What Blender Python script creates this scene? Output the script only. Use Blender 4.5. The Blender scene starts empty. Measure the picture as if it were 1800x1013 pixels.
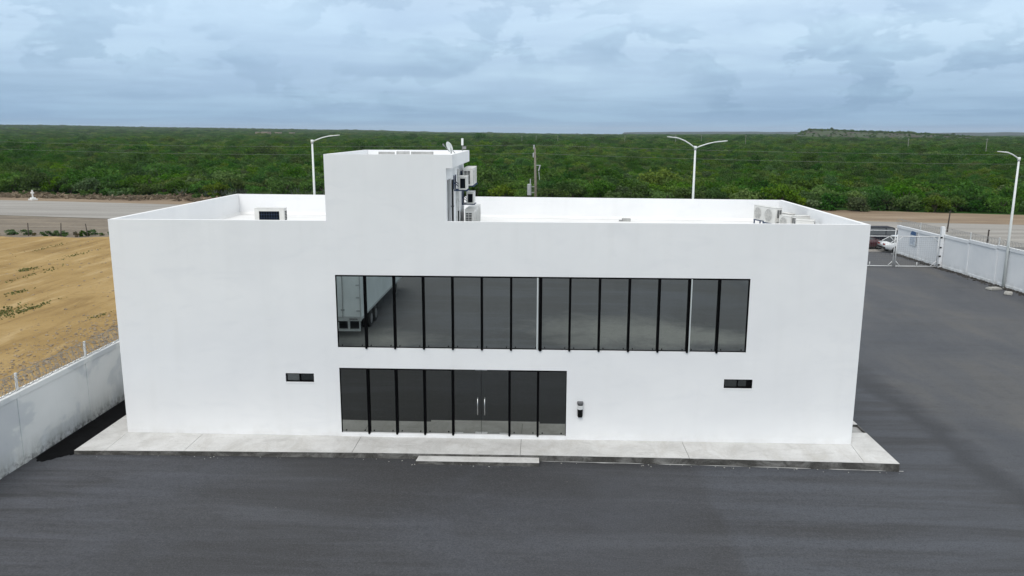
import bpy, math, random
import numpy as np
from mathutils import Vector, Matrix, noise as mnoise
random.seed(7); rng = np.random.default_rng(7)
R = math.radians
scene = bpy.context.scene
col = scene.collection

# ------------------------------------------------------------------ camera
CAM = Vector((14.3844, -25.8134, 10.6839))
cam_d = bpy.data.cameras.new('camera')
cam_d.sensor_fit = 'HORIZONTAL'; cam_d.sensor_width = 36.0
cam_d.lens = 1394.32 / 1800 * 36.0
cam_d.clip_start = 0.1; cam_d.clip_end = 30000
cam = bpy.data.objects.new('camera', cam_d); col.objects.link(cam)
_r = Vector((0.99933485, 0.03632367, 0.00323161)); _u = Vector((-0.0102169, 0.19381139, 0.98098561)); _f = Vector((-0.03500667, 0.98036612, -0.19405359))
cam.matrix_world = Matrix(((_r.x, _u.x, -_f.x, CAM.x), (_r.y, _u.y, -_f.y, CAM.y), (_r.z, _u.z, -_f.z, CAM.z), (0, 0, 0, 1)))
scene.camera = cam

# ------------------------------------------------------------------ node helper
class NT:
    def __init__(s, tree): s.t = tree; s.n = tree.nodes; s.l = tree.links
    def new(s, typ, **kw):
        n = s.n.new(typ)
        for k, v in kw.items(): setattr(n, k, v)
        return n
    def put(s, sock, v):
        if isinstance(v, bpy.types.NodeSocket): s.l.new(v, sock)
        elif v is not None:
            if sock.type == 'RGBA' and len(v) == 3: v = (*v, 1)
            sock.default_value = v
    def pos(s): return s.new('ShaderNodeNewGeometry').outputs['Position']
    def obj(s): return s.new('ShaderNodeTexCoord').outputs['Object']
    def map(s, vec, scale=(1, 1, 1), rot=(0, 0, 0), loc=(0, 0, 0)):
        m = s.new('ShaderNodeMapping'); s.put(m.inputs['Vector'], vec)
        m.inputs['Scale'].default_value = scale; m.inputs['Rotation'].default_value = rot; m.inputs['Location'].default_value = loc
        return m.outputs[0]
    def noise(s, vec, scale=5, detail=4, rough=.55, dist=0.0, out='Fac'):
        n = s.new('ShaderNodeTexNoise'); s.put(n.inputs['Vector'], vec)
        n.inputs['Scale'].default_value = scale; n.inputs['Detail'].default_value = detail
        n.inputs['Roughness'].default_value = rough; n.inputs['Distortion'].default_value = dist
        return n.outputs[out]
    def ramp(s, fac, stops, interp='LINEAR'):
        n = s.new('ShaderNodeValToRGB'); s.put(n.inputs[0], fac); cr = n.color_ramp; cr.interpolation = interp
        while len(cr.elements) > 1: cr.elements.remove(cr.elements[-1])
        for i, (p, c) in enumerate(stops):
            e = cr.elements[0] if i == 0 else cr.elements.new(p)
            e.position = p
            if not hasattr(c, '__len__'): c = (c, c, c)
            e.color = (*c, 1) if len(c) == 3 else c
        return n.outputs[0]
    def mix(s, fac, a, b, mode='MIX'):
        n = s.new('ShaderNodeMix', data_type='RGBA', blend_type=mode); n.clamp_factor = True
        s.put(n.inputs[0], fac); s.put(n.inputs[6], a); s.put(n.inputs[7], b)
        return n.outputs[2]
    def math(s, op, a, b=None, c=None, clamp=False):
        n = s.new('ShaderNodeMath', operation=op, use_clamp=clamp); s.put(n.inputs[0], a)
        if b is not None: s.put(n.inputs[1], b)
        if c is not None: s.put(n.inputs[2], c)
        return n.outputs[0]
    def sep(s, vec):
        n = s.new('ShaderNodeSeparateXYZ'); s.put(n.inputs[0], vec); return n.outputs
    def comb(s, x, y, z):
        n = s.new('ShaderNodeCombineXYZ')
        for i, v in enumerate((x, y, z)): s.put(n.inputs[i], v)
        return n.outputs[0]
    def bump(s, h, strength=.3, dist=.02):
        n = s.new('ShaderNodeBump'); s.put(n.inputs['Height'], h); n.inputs['Strength'].default_value = strength; n.inputs['Distance'].default_value = dist
        return n.outputs[0]
    def mrange(s, v, a, b, c=0.0, d=1.0):
        n = s.new('ShaderNodeMapRange'); s.put(n.inputs[0], v)
        for i, x in enumerate((a, b, c, d)): n.inputs[i + 1].default_value = x
        return n.outputs[0]

# ------------------------------------------------------------------ world: overcast sky with broken cloud layers
SUN_EL, SUN_AZ = R(50), R(196)          # azimuth clockwise from +Y
world = bpy.data.worlds.new('World'); scene.world = world; world.use_nodes = True
w = NT(world.node_tree)
for n in list(w.n): w.n.remove(n)
sky = w.new('ShaderNodeTexSky', sky_type='NISHITA'); sky.sun_disc = False
sky.sun_elevation = SUN_EL; sky.sun_rotation = SUN_AZ; sky.dust_density = 2.0
SKY_S = 0.1
d = w.new('ShaderNodeTexCoord').outputs['Generated']
dx, dy, dz = w.sep(d)
el = w.math('MAXIMUM', dz, 0.0)
# cloud sheet seen in perspective (high), plus heaped low cloud banks near the horizon
inv = w.math('DIVIDE', 1.0, w.math('ADD', el, 0.055))
sheet = w.comb(w.math('MULTIPLY', dx, inv), w.math('MULTIPLY', dy, inv), 0.37)
n1 = w.noise(w.map(sheet, (1, 1.15, 1)), 0.50, 6, .55, .4)
n2 = w.noise(w.map(d, (12, 12, 27), loc=(0.35, 0, .15)), 1.0, 6, .55, .3)         # heaped cloud
n2b = w.noise(w.map(d, (12, 12, 27), loc=(0.35, 0, .40)), 1.0, 5, .55, .3)        # the same heaps a little lower: gives lit tops, grey bases
n4 = w.noise(w.map(d, (3.2, 3.2, 30), loc=(1.9, .4, 0)), 1.0, 5, .55, .2)         # flat bars low down
n3 = w.noise(w.map(d, (1.3, 1.3, 3), loc=(3.4, 1.7, 0.4)), 1.0, 2, .5)
base = w.ramp(w.math('POWER', el, .6), [(0.0, (.285, .455, .635)), (.09, (.315, .48, .665)), (.18, (.425, .59, .775)), (.30, (.56, .73, .915)), (.6, (.92, .97, 1.0)), (1.0, (1.0, 1.0, 1.0))])
bright = w.mix(w.ramp(n1, [(.42, 0), (.62, 1)]), base, (1.17, 1.15, 1.10), 'MULTIPLY')
lowm = w.ramp(el, [(.012, .15), (.04, .9), (.085, 1), (.14, .7), (.3, .5)])
heap = w.math('MULTIPLY', w.ramp(n2, [(.475, 0), (.52, .8), (.66, 1)]), w.ramp(w.noise(w.map(d, (3, 3, 9), loc=(5.2, .3, 0)), 1.0, 3, .5), [(.42, .15), (.56, 1)]))
cl = w.mix(w.math('MULTIPLY', heap, lowm), bright, (.745, .79, .83), 'MULTIPLY')
lit = w.math('MULTIPLY', w.math('MULTIPLY', w.math('SUBTRACT', n2, n2b, clamp=True), 5.0, clamp=True), w.math('MULTIPLY', heap, lowm))
cl = w.mix(lit, cl, (1.27, 1.24, 1.18), 'MULTIPLY')
cl = w.mix(w.math('MULTIPLY', w.ramp(n4, [(.5, 0), (.68, .7)]), w.ramp(el, [(.01, .3), (.03, 1), (.07, .5), (.12, 0)])), cl, (.82, .85, .88), 'MULTIPLY')
cl = w.mix(w.ramp(n3, [(.38, 1), (.60, 0)]), cl, (.88, .91, .95), 'MULTIPLY')
sc_ = w.new('ShaderNodeVectorMath', operation='SCALE'); w.put(sc_.inputs[0], cl); sc_.inputs['Scale'].default_value = 1 / SKY_S * 1.0
mixed = w.mix(.93, sky.outputs[0], sc_.outputs[0])
bg = w.new('ShaderNodeBackground'); w.put(bg.inputs[0], mixed); bg.inputs[1].default_value = SKY_S
wo = w.new('ShaderNodeOutputWorld'); w.l.new(bg.outputs[0], wo.inputs[0])

# ------------------------------------------------------------------ sun (veiled), exposure
sun_d = bpy.data.lights.new('sun', 'SUN'); sun_d.energy = 1.5; sun_d.angle = R(28); sun_d.color = (1, .97, .93)
sun = bpy.data.objects.new('sun', sun_d); col.objects.link(sun)
sdir = Vector((math.sin(SUN_AZ) * math.cos(SUN_EL), math.cos(SUN_AZ) * math.cos(SUN_EL), math.sin(SUN_EL)))
sun.rotation_euler = sdir.to_track_quat('Z', 'Y').to_euler(); sun.location = (0, -30, 60)
vs = scene.view_settings
vs.view_transform = 'Standard'; vs.look = 'None'; vs.gamma = 1.0; vs.use_curve_mapping = False; vs.exposure = 0.06
cy = scene.cycles
cy.use_denoising = True; cy.max_bounces = 5; cy.diffuse_bounces = 3; cy.glossy_bounces = 3; cy.volume_bounces = 0
cy.transparent_max_bounces = 12; cy.caustics_reflective = False; cy.caustics_refractive = False; cy.sample_clamp_indirect = 6

# ------------------------------------------------------------------ materials
MATS = {}
def new_mat(name):
    m = bpy.data.materials.new(name); m.use_nodes = True
    t = NT(m.node_tree); b = t.n['Principled BSDF']; MATS[name] = m
    return m, t, b
def plain(name, c, rough=.7, metal=0.0, var=.12, scale=6, bump=0.0, spec=.5):
    m, t, b = new_mat(name)
    p = t.obj(); n = t.noise(p, scale, 5, .6)
    lo = tuple(v * (1 - var) for v in c); hi = tuple(min(1, v * (1 + var)) for v in c)
    t.put(b.inputs['Base Color'], t.ramp(n, [(.3, lo), (.7, hi)]))
    b.inputs['Roughness'].default_value = rough; b.inputs['Metallic'].default_value = metal
    b.inputs['Specular IOR Level'].default_value = spec
    if bump: t.put(b.inputs['Normal'], t.bump(t.noise(p, scale * 6, 3), bump, .01))
    return m

# white painted render
m, t, b = new_mat('white_render'); p = t.pos()
big = t.noise(t.map(p, (.35, .35, .5)), 1, 5, .6, .4); streak = t.noise(t.map(p, (1.6, 1.6, .16)), 1, 5, .6)
c1 = t.ramp(big, [(.3, (.795, .80, .81)), (.7, (.85, .852, .855))])
c2 = t.mix(t.ramp(streak, [(.52, 0), (.78, .22)]), c1, (.72, .72, .71))
trowel = t.noise(t.map(p, (.5, .5, 1.5)), 1.4, 5, .62, .7)
c2 = t.mix(t.ramp(trowel, [(.54, 0), (.70, .30)]), c2, (.735, .745, .765))
zz = t.sep(p)[2]
rain = t.math('MULTIPLY', t.mrange(zz, 5.6, 7.7), t.ramp(t.noise(t.map(p, (3.2, 3.2, .10), loc=(2, 0, 0)), 1.0, 5, .65), [(.52, 0), (.72, .13)])); c2 = t.mix(rain, c2, (.66, .66, .645))
splash = t.math('MULTIPLY', t.mrange(zz, .75, .25), t.ramp(t.noise(p, 1.8, 5, .65), [(.4, 0), (.7, .4)]))
c2 = t.mix(splash, c2, (.60, .585, .55))
t.put(b.inputs['Base Color'], c2); b.inputs['Roughness'].default_value = .85; b.inputs['Specular IOR Level'].default_value = .25
t.put(b.inputs['Normal'], t.bump(t.math('ADD', t.math('MULTIPLY', t.noise(p, 38, 4, .6), .5), t.noise(p, 1.3, 4, .6)), .22, .012))
# roof membrane
m, t, b = new_mat('white_membrane'); p = t.pos()
t.put(b.inputs['Base Color'], t.ramp(t.noise(p, .8, 6, .65, .5), [(.3, (.70, .70, .69)), (.55, (.77, .77, .765)), (.75, (.80, .80, .80))]))
b.inputs['Roughness'].default_value = .8; t.put(b.inputs['Normal'], t.bump(t.noise(p, 5, 4), .3, .02))
# light slab concrete
m, t, b = new_mat('slab_concrete'); p = t.pos()
a = t.noise(p, .9, 7, .65, .6); f = t.noise(p, 14, 4, .7)
c1 = t.ramp(a, [(.28, (.42, .41, .39)), (.5, (.58, .57, .55)), (.72, (.70, .695, .68))])
c1 = t.mix(t.ramp(t.noise(t.map(p, (1.2, .5, 1), loc=(4, 2, 0)), 1.1, 6, .7, .8), [(.50, 0), (.70, .6)]), c1, (.42, .395, .35))
c1 = t.mix(t.ramp(t.noise(t.map(p, (.5, 1.2, 1), loc=(9, 2, 0)), 1.7, 7, .72, 1.2), [(.54, 0), (.68, .55)]), c1, (.36, .345, .32))
t.put(b.inputs['Base Color'], t.mix(.25, c1, t.ramp(f, [(.3, (.4, .4, .39)), (.7, (.7, .7, .69))])))
b.inputs['Roughness'].default_value = .9; t.put(b.inputs['Normal'], t.bump(f, .25, .006))
# weathered plinth face
m, t, b = new_mat('plinth_concrete'); p = t.pos()
a = t.noise(t.map(p, (1, 1, 1.6)), 1.25, 7, .68, .9); f = t.noise(p, 22, 4, .7)
c1 = t.ramp(a, [(.3, (.035, .033, .029)), (.46, (.062, .059, .053)), (.56, (.16, .155, .145)), (.68, (.29, .285, .27))])
t.put(b.inputs['Base Color'], t.mix(.3, c1, t.ramp(f, [(.35, (.02, .02, .018)), (.7, (.17, .165, .155))])))
b.inputs['Roughness'].default_value = .95; t.put(b.inputs['Normal'], t.bump(f, .6, .015))
# yard asphalt: broom and roller streaks, dust patches
m, t, b = new_mat('asphalt'); p = t.pos(); px, py, pz = t.sep(p)
wob = t.math('MULTIPLY', t.math('SUBTRACT', t.noise(p, .55, 5, .6), .5), 2.2); pxw = t.math('ADD', px, wob)
turn = t.mrange(pxw, 27.8, 28.8)   # the sealcoat was drawn along the front, then in lanes along the side of the building
s1 = t.noise(t.map(p, (.11, 1.35, 1)), 1.0, 6, .68, .7); s2 = t.noise(t.map(p, (1.25, .11, 1), rot=(0, 0, R(-3))), .8, 6, .66, .8)
s1b = t.noise(t.map(p, (.05, .55, 1), loc=(3, 11, 0)), 1.0, 5, .6, .5)
st = t.mix(turn, t.mix(.5, s1, s1b), s2)
blot = t.noise(t.map(p, (.7, 1, 1), loc=(7, 3, 0)), .17, 5, .6, .5); fine = t.noise(t.map(p, (.5, 1, 1)), 6, 6, .75); grit = t.noise(p, 60, 3, .8)
c1 = t.ramp(st, [(.34, (.040, .0405, .043)), (.5, (.055, .0565, .061)), (.63, (.080, .084, .094))])
c1 = t.mix(t.ramp(blot, [(.34, .6), (.50, 0)]), c1, (.048, .047, .047))
c1 = t.mix(t.ramp(blot, [(.52, 0), (.70, .55)]), c1, (.080, .086, .102))
lane = t.math('MULTIPLY', t.mrange(t.math('ADD', px, t.math('MULTIPLY', wob, .25)), 19.35, 19.75), t.mrange(py, -13, -11))
c1 = t.mix(t.math('MULTIPLY', lane, t.ramp(s1, [(.36, .10), (.58, .65)])), c1, (.088, .096, .112))
leftz = t.math('MULTIPLY', t.mrange(t.math('ADD', px, t.math('MULTIPLY', wob, 1.2)), 4.2, 1.5), t.ramp(s1, [(.40, 0), (.60, .6)])); c1 = t.mix(leftz, c1, (.098, .103, .120))
side = t.mrange(pxw, 29.0, 30.2, 0, .8); sidec = t.ramp(t.noise(t.map(p, (1, .4, 1), loc=(21, 5, 0)), .22, 7, .62, .5), [(.34, (.072, .078, .090)), (.5, (.098, .101, .108)), (.64, (.128, .124, .118))])
c1 = t.mix(t.math('MULTIPLY', side, t.ramp(s2, [(.30, .45), (.58, 1)])), c1, sidec)
seam = t.math('MULTIPLY', t.math('MULTIPLY', t.mrange(pxw, 28.0, 28.6), t.mrange(pxw, 29.7, 28.9)), t.mrange(py, 16, 6)); c1 = t.mix(t.math('MULTIPLY', seam, .7), c1, (.042, .044, .049))
def deposit(x, y, rx, ry):
    dx_ = t.math('DIVIDE', t.math('SUBTRACT', px, x), rx); dy_ = t.math('DIVIDE', t.math('SUBTRACT', py, y), ry)
    r_ = t.math('SQRT', t.math('ADD', t.math('MULTIPLY', dx_, dx_), t.math('MULTIPLY', dy_, dy_)))
    return t.math('MULTIPLY', t.mrange(t.math('ADD', r_, t.math('MULTIPLY', t.math('SUBTRACT', t.noise(p, .45, 6, .65, .5), .5), 1.8)), 1.25, .35), .9)
for dep in ((18.6, -16.2, 4.6, 3.6), (22.5, -15.2, 4.5, 2.0), (5.6, -13.6, 3.4, 1.9)): c1 = t.mix(deposit(*dep), c1, (.175, .175, .165))
c1 = t.mix(t.ramp(fine, [(.30, .4), (.48, 0)]), c1, (.032, .032, .035)); c1 = t.mix(t.ramp(fine, [(.58, 0), (.8, .4)]), c1, (.115, .117, .123))
chip = t.ramp(t.noise(p, 7.5, 2, .5), [(.775, 0), (.79, 1)])
c1 = t.mix(t.math('MULTIPLY', chip, .4), c1, (.22, .215, .20))
g2_ = t.noise(p, 22, 4, .8); c1 = t.mix(t.ramp(g2_, [(.36, .55), (.5, 0)]), c1, (.026, .026, .028)); c1 = t.mix(t.ramp(g2_, [(.54, 0), (.70, .5)]), c1, (.135, .136, .140))
t.put(b.inputs['Base Color'], c1); t.put(b.inputs['Roughness'], t.ramp(st, [(.3, .74), (.7, .9)]))
b.inputs['Specular IOR Level'].default_value = .3
t.put(b.inputs['Normal'], t.bump(t.math('ADD', grit, t.math('MULTIPLY', fine, .8)), .35, .012))
# fresh black asphalt
plain('black_asphalt', (.006, .006, .0065), .95, var=.4, scale=3, bump=.4, spec=.08)
# field soil
m, t, b = new_mat('field_soil'); p = t.pos()
a = t.noise(t.map(p, (1, 1, 1), rot=(0, 0, 0)), .12, 6, .6, .6); rut = t.noise(t.map(p, (.75, .10, 1), rot=(0, 0, R(-2))), 1.0, 6, .62, .5); f = t.noise(p, 3.2, 6, .72)
c1 = t.ramp(a, [(.3, (.265, .175, .070)), (.5, (.36, .246, .104)), (.7, (.43, .305, .142))])
c1 = t.mix(t.ramp(rut, [(.36, .55), (.46, 0)]), c1, (.215, .138, .058)); c1 = t.mix(t.ramp(rut, [(.54, 0), (.66, .6)]), c1, (.50, .37, .195))
t.put(b.inputs['Base Color'], t.mix(t.ramp(f, [(.3, .35), (.5, 0)]), c1, (.19, .125, .058)))
b.inputs['Roughness'].default_value = 1; b.inputs['Specular IOR Level'].default_value = .1; t.put(b.inputs['Normal'], t.bump(f, .7, .12))
# shoulder dirt
m, t, b = new_mat('shoulder_dirt'); p = t.pos()
a = t.noise(t.map(p, (.10, .5, 1), rot=(0, 0, R(10))), 1.0, 6, .65, .4); f = t.noise(p, 1.6, 6, .7)
c1 = t.ramp(a, [(.3, (.125, .10, .075)), (.5, (.19, .155, .115)), (.7, (.27, .225, .165))])
t.put(b.inputs['Base Color'], t.mix(t.ramp(f, [(.32, .5), (.55, 0)]), c1, (.10, .085, .06)))
b.inputs['Roughness'].default_value = 1; t.put(b.inputs['Normal'], t.bump(f, .6, .08))
m, t, b = new_mat('verge_earth'); p = t.pos()
a = t.noise(t.map(p, (.08, .4, 1), rot=(0, 0, R(10))), 1.0, 6, .65, .4)
t.put(b.inputs['Base Color'], t.ramp(a, [(.3, (.17, .115, .075)), (.55, (.25, .185, .12)), (.75, (.33, .26, .19))]))
b.inputs['Roughness'].default_value = 1; t.put(b.inputs['Normal'], t.bump(t.noise(p, 2, 5, .7), .6, .08))
# highway surface
m, t, b = new_mat('highway_surface'); p = t.pos()
a = t.noise(t.map(p, (.03, .55, 1), rot=(0, 0, R(10.2))), 1.0, 6, .62, .2)
t.put(b.inputs['Base Color'], t.mix(.2, t.ramp(a, [(.32, (.205, .185, .162)), (.5, (.29, .268, .24)), (.68, (.37, .345, .31))]), t.ramp(t.noise(p, 3, 5, .7), [(.3, (.15, .15, .14)), (.7, (.4, .4, .38))])))
b.inputs['Roughness'].default_value = .9
m, t, b = new_mat('grey_gravel_verge'); p = t.pos()
t.put(b.inputs['Base Color'], t.ramp(t.noise(t.map(p, (.3, .8, 1)), .6, 7, .7), [(.3, (.115, .11, .105)), (.7, (.19, .185, .175))])); b.inputs['Roughness'].default_value = .95
# scrub floor
m, t, b = new_mat('scrub_floor'); p = t.pos()
a = t.noise(p, .02, 6, .6, .3); f = t.noise(p, .35, 6, .7)
c1 = t.ramp(a, [(.3, (.034, .088, .018)), (.6, (.052, .128, .025)), (.8, (.066, .138, .030))])
t.put(b.inputs['Base Color'], t.mix(t.ramp(f, [(.35, .6), (.6, 0)]), c1, (.024, .045, .014)))  # dark noise blotches painted in as shade in the gaps between trees
b.inputs['Roughness'].default_value = 1; b.inputs['Specular IOR Level'].default_value = .05; t.put(b.inputs['Normal'], t.bump(f, 1, 1.2))
m, t, b = new_mat('mesa_earth'); p = t.pos()
f = t.noise(p, .10, 6, .7); g = t.noise(p, .05, 4, .6)
c1 = t.ramp(f, [(.3, (.026, .026, .014)), (.6, (.050, .037, .022)), (.8, (.080, .056, .036))])
t.put(b.inputs['Base Color'], t.mix(t.ramp(g, [(.40, 0), (.56, .85)]), c1, (.038, .068, .018))); b.inputs['Roughness'].default_value = 1
plain('ridge_scrub', (.020, .034, .020), 1, var=.4, scale=.01, spec=.05)
# stained boundary wall
m, t, b = new_mat('stained_wall_paint'); p = t.pos(); zz = t.sep(p)[2]
blob = t.noise(t.map(p, (1, .32, .5), loc=(3, 1.5, 0)), 1.0, 5, .5, .4); str_ = t.noise(t.map(p, (2, 2, .25)), 1.5, 6, .65); sp = t.noise(p, 6, 5, .7)
c1 = t.ramp(blob, [(.40, (.62, .645, .665)), (.47, (.66, .685, .695)), (.50, (.78, .795, .785)), (.62, (.82, .83, .82))])
c1 = t.mix(t.ramp(str_, [(.55, 0), (.8, .3)]), c1, (.62, .65, .63))
low = t.math('MULTIPLY', t.mrange(zz, .95, .10, 0, .7), t.ramp(t.noise(t.map(p, (1, 1.3, .35)), 1.9, 6, .68), [(.34, 0), (.62, 1)]))
c1 = t.mix(low, c1, (.34, .345, .30))
foot = t.math('MULTIPLY', t.mrange(zz, .48, .13, 0, .85), t.ramp(sp, [(.44, 0), (.60, 1)])); c1 = t.mix(foot, c1, (.025, .025, .022))
c1 = t.mix(t.ramp(sp, [(.68, 0), (.76, .6)]), c1, (.16, .155, .14))
t.put(b.inputs['Base Color'], c1); b.inputs['Roughness'].default_value = .9; t.put(b.inputs['Normal'], t.bump(sp, .35, .012))
m, t, b = new_mat('white_wall_paint'); p = t.pos(); zz = t.sep(p)[2]
c1 = t.ramp(t.noise(t.map(p, (1, .5, .6)), 1.1, 6, .6, .3), [(.3, (.70, .72, .74)), (.7, (.80, .81, .82))])
c1 = t.mix(t.math('MULTIPLY', t.mrange(zz, .6, 0), t.ramp(t.noise(p, 2.4, 5, .7), [(.4, 0), (.65, .7)])), c1, (.36, .35, .32))
t.put(b.inputs['Base Color'], c1); b.inputs['Roughness'].default_value = .85; t.put(b.inputs['Normal'], t.bump(t.noise(p, 12, 4), .25, .01))
# glazing
def glazing(name, refl, tint, seed):
    m, t, b = new_mat(name)
    g = t.new('ShaderNodeBsdfGlossy'); g.inputs['Roughness'].default_value = .012
    p = t.pos()
    t.put(g.inputs['Color'], t.mix(t.ramp(t.noise(t.map(p, (3, 3, .4)), 1.2, 5, .65), [(.4, 0), (.8, .35)]), tint, tuple(v * .82 for v in tint)))
    wav = t.bump(t.noise(t.map(p, (.8, .8, .5), loc=(seed, 0, 0)), 1.0, 2, .4), .05, .02); t.put(g.inputs['Normal'], wav)
    dsh = t.new('ShaderNodeBsdfDiffuse'); dsh.inputs['Color'].default_value = (.003, .0032, .0032, 1)
    ms = t.new('ShaderNodeMixShader'); ms.inputs[0].default_value = refl
    t.l.new(dsh.outputs[0], ms.inputs[1]); t.l.new(g.outputs[0], ms.inputs[2]); t.l.new(ms.outputs[0], t.n['Material Output'].inputs[0])
    return m
glazing('mirror_glass', .74, (.86, .92, .90), 0)
glazing('dark_glass', .32, (.86, .90, .86), 9)
glazing('slider_glass', .22, (.8, .9, .9), 4)
glazing('vehicle_glass', .12, (.9, .95, 1), 2)
plain('black_aluminium', (.0025, .0025, .003), .8, var=.2, spec=.04)
plain('black_plastic', (.004, .004, .0045), .6, var=.2, spec=.15)
plain('grey_plastic', (.10, .10, .105), .5)
plain('white_metal', (.66, .67, .67), .45, var=.06, scale=3, bump=.02)
plain('lamp_white', (.74, .77, .75), .4, var=.05)
plain('unit_white', (.66, .655, .63), .5, var=.08, scale=3)
plain('unit_dark', (.006, .008, .012), .8, var=.3, spec=.1)
plain('unit_fan_grey', (.44, .44, .43), .6, var=.2)
plain('bracket_blue', (.022, .05, .12), .5, var=.25)
plain('pipe_black', (.012, .012, .013), .6)
plain('pipe_white', (.62, .62, .60), .6)
plain('steel', (.55, .56, .56), .32, 1.0, .05)
plain('galvanised', (.27, .275, .275), .6, .3, .12)
plain('wood_pole', (.20, .185, .15), .9, var=.3, scale=4, bump=.4)
plain('rusty_post', (.055, .045, .038), .9, var=.3, bump=.3)
plain('bark', (.075, .062, .05), .95, var=.3, scale=8, bump=.5)
plain('patch_grey', (.36, .36, .35), .9, var=.25, scale=3)
plain('transformer_grey', (.36, .38, .39), .5)
plain('sign_white', (.62, .66, .70), .6, var=.05); plain('sign_blue', (.05, .12, .26), .6, var=.3, scale=9); plain('sign_text', (.36, .42, .52), .6, var=.35, scale=14)
plain('rubber', (.011, .011, .011), .8, var=.3)
plain('rim_grey', (.35, .35, .36), .35, .8)
def paint(name, c):
    m, t, b = new_mat(name); b.inputs['Base Color'].default_value = (*c, 1); b.inputs['Roughness'].default_value = .28
    b.inputs['Coat Weight'].default_value = .6; b.inputs['Coat Roughness'].default_value = .08
    p = t.obj(); t.put(b.inputs['Base Color'], t.mix(t.ramp(t.noise(p, 2.5, 5, .7), [(.5, 0), (.8, .3)]), c, tuple(v * .7 + .05 for v in c)))
paint('paint_white', (.70, .72, .73)); paint('paint_red', (.055, .010, .016)); plain('paint_black', (.006, .007, .014), .6, spec=.2); plain('paint_dark', (.018, .019, .023), .6, spec=.25)
plain('tail_red', (.30, .02, .015), .3, var=.1)
plain('trailer_panel', (.56, .60, .60), .5, var=.10, scale=.7, bump=.03)
plain('trailer_trim', (.36, .38, .38), .5, var=.15)
plain('trailer_steel', (.15, .15, .15), .7, var=.3)
plain('plaster_white', (.74, .74, .72), .9)
plain('block_concrete', (.40, .39, .36), .95, var=.2, bump=.5)
plain('dark_rubble', (.05, .045, .04), .95, var=.4)
plain('pebble', (.30, .235, .16), .95, var=.35, scale=1.3)
plain('dry_brush', (.15, .115, .075), 1, var=.4, scale=.6)
plain('village_wall', (.30, .23, .18), .9)
def leafmat(name, c, c2):
    m, t, b = new_mat(name); p = t.obj(); info = t.new('ShaderNodeObjectInfo').outputs['Random']
    isl = t.new('ShaderNodeNewGeometry').outputs['Random Per Island']
    n = t.noise(p, .7, 3, .6)
    mixv = t.math('ADD', t.math('MULTIPLY', n, .5), t.math('MULTIPLY', isl, .5))
    cc = t.ramp(mixv, [(.25, c), (.75, c2)])
    hsv = t.new('ShaderNodeHueSaturation'); t.put(hsv.inputs['Color'], cc)
    t.put(hsv.inputs['Hue'], t.mrange(info, 0, 1, .475, .515)); t.put(hsv.inputs['Value'], t.mrange(t.math('FRACT', t.math('MULTIPLY', info, 7.31)), 0, 1, .72, 1.20))
    t.put(hsv.inputs['Saturation'], t.mrange(t.math('FRACT', t.math('MULTIPLY', info, 3.77)), 0, 1, .82, 1.1))
    di = t.new('ShaderNodeBsdfDiffuse'); tr = t.new('ShaderNodeBsdfTranslucent')
    t.put(di.inputs[0], hsv.outputs[0]); t.put(tr.inputs[0], hsv.outputs[0])
    ms = t.new('ShaderNodeMixShader'); ms.inputs[0].default_value = .32
    t.l.new(di.outputs[0], ms.inputs[1]); t.l.new(tr.outputs[0], ms.inputs[2]); t.l.new(ms.outputs[0], t.n['Material Output'].inputs[0])
leafmat('leaf_mesquite', (.050, .122, .018), (.096, .198, .032))
leafmat('leaf_yellow', (.072, .142, .019), (.128, .212, .034))
leafmat('leaf_deep', (.036, .098, .018), (.072, .160, .030))
leafmat('leaf_grey', (.066, .122, .040), (.118, .180, .068))
leafmat('leaf_agave', (.095, .125, .095), (.165, .195, .155))
leafmat('leaf_dry', (.085, .075, .038), (.15, .125, .07))
leafmat('leaf_grass', (.10, .115, .036), (.17, .17, .06))

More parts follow.
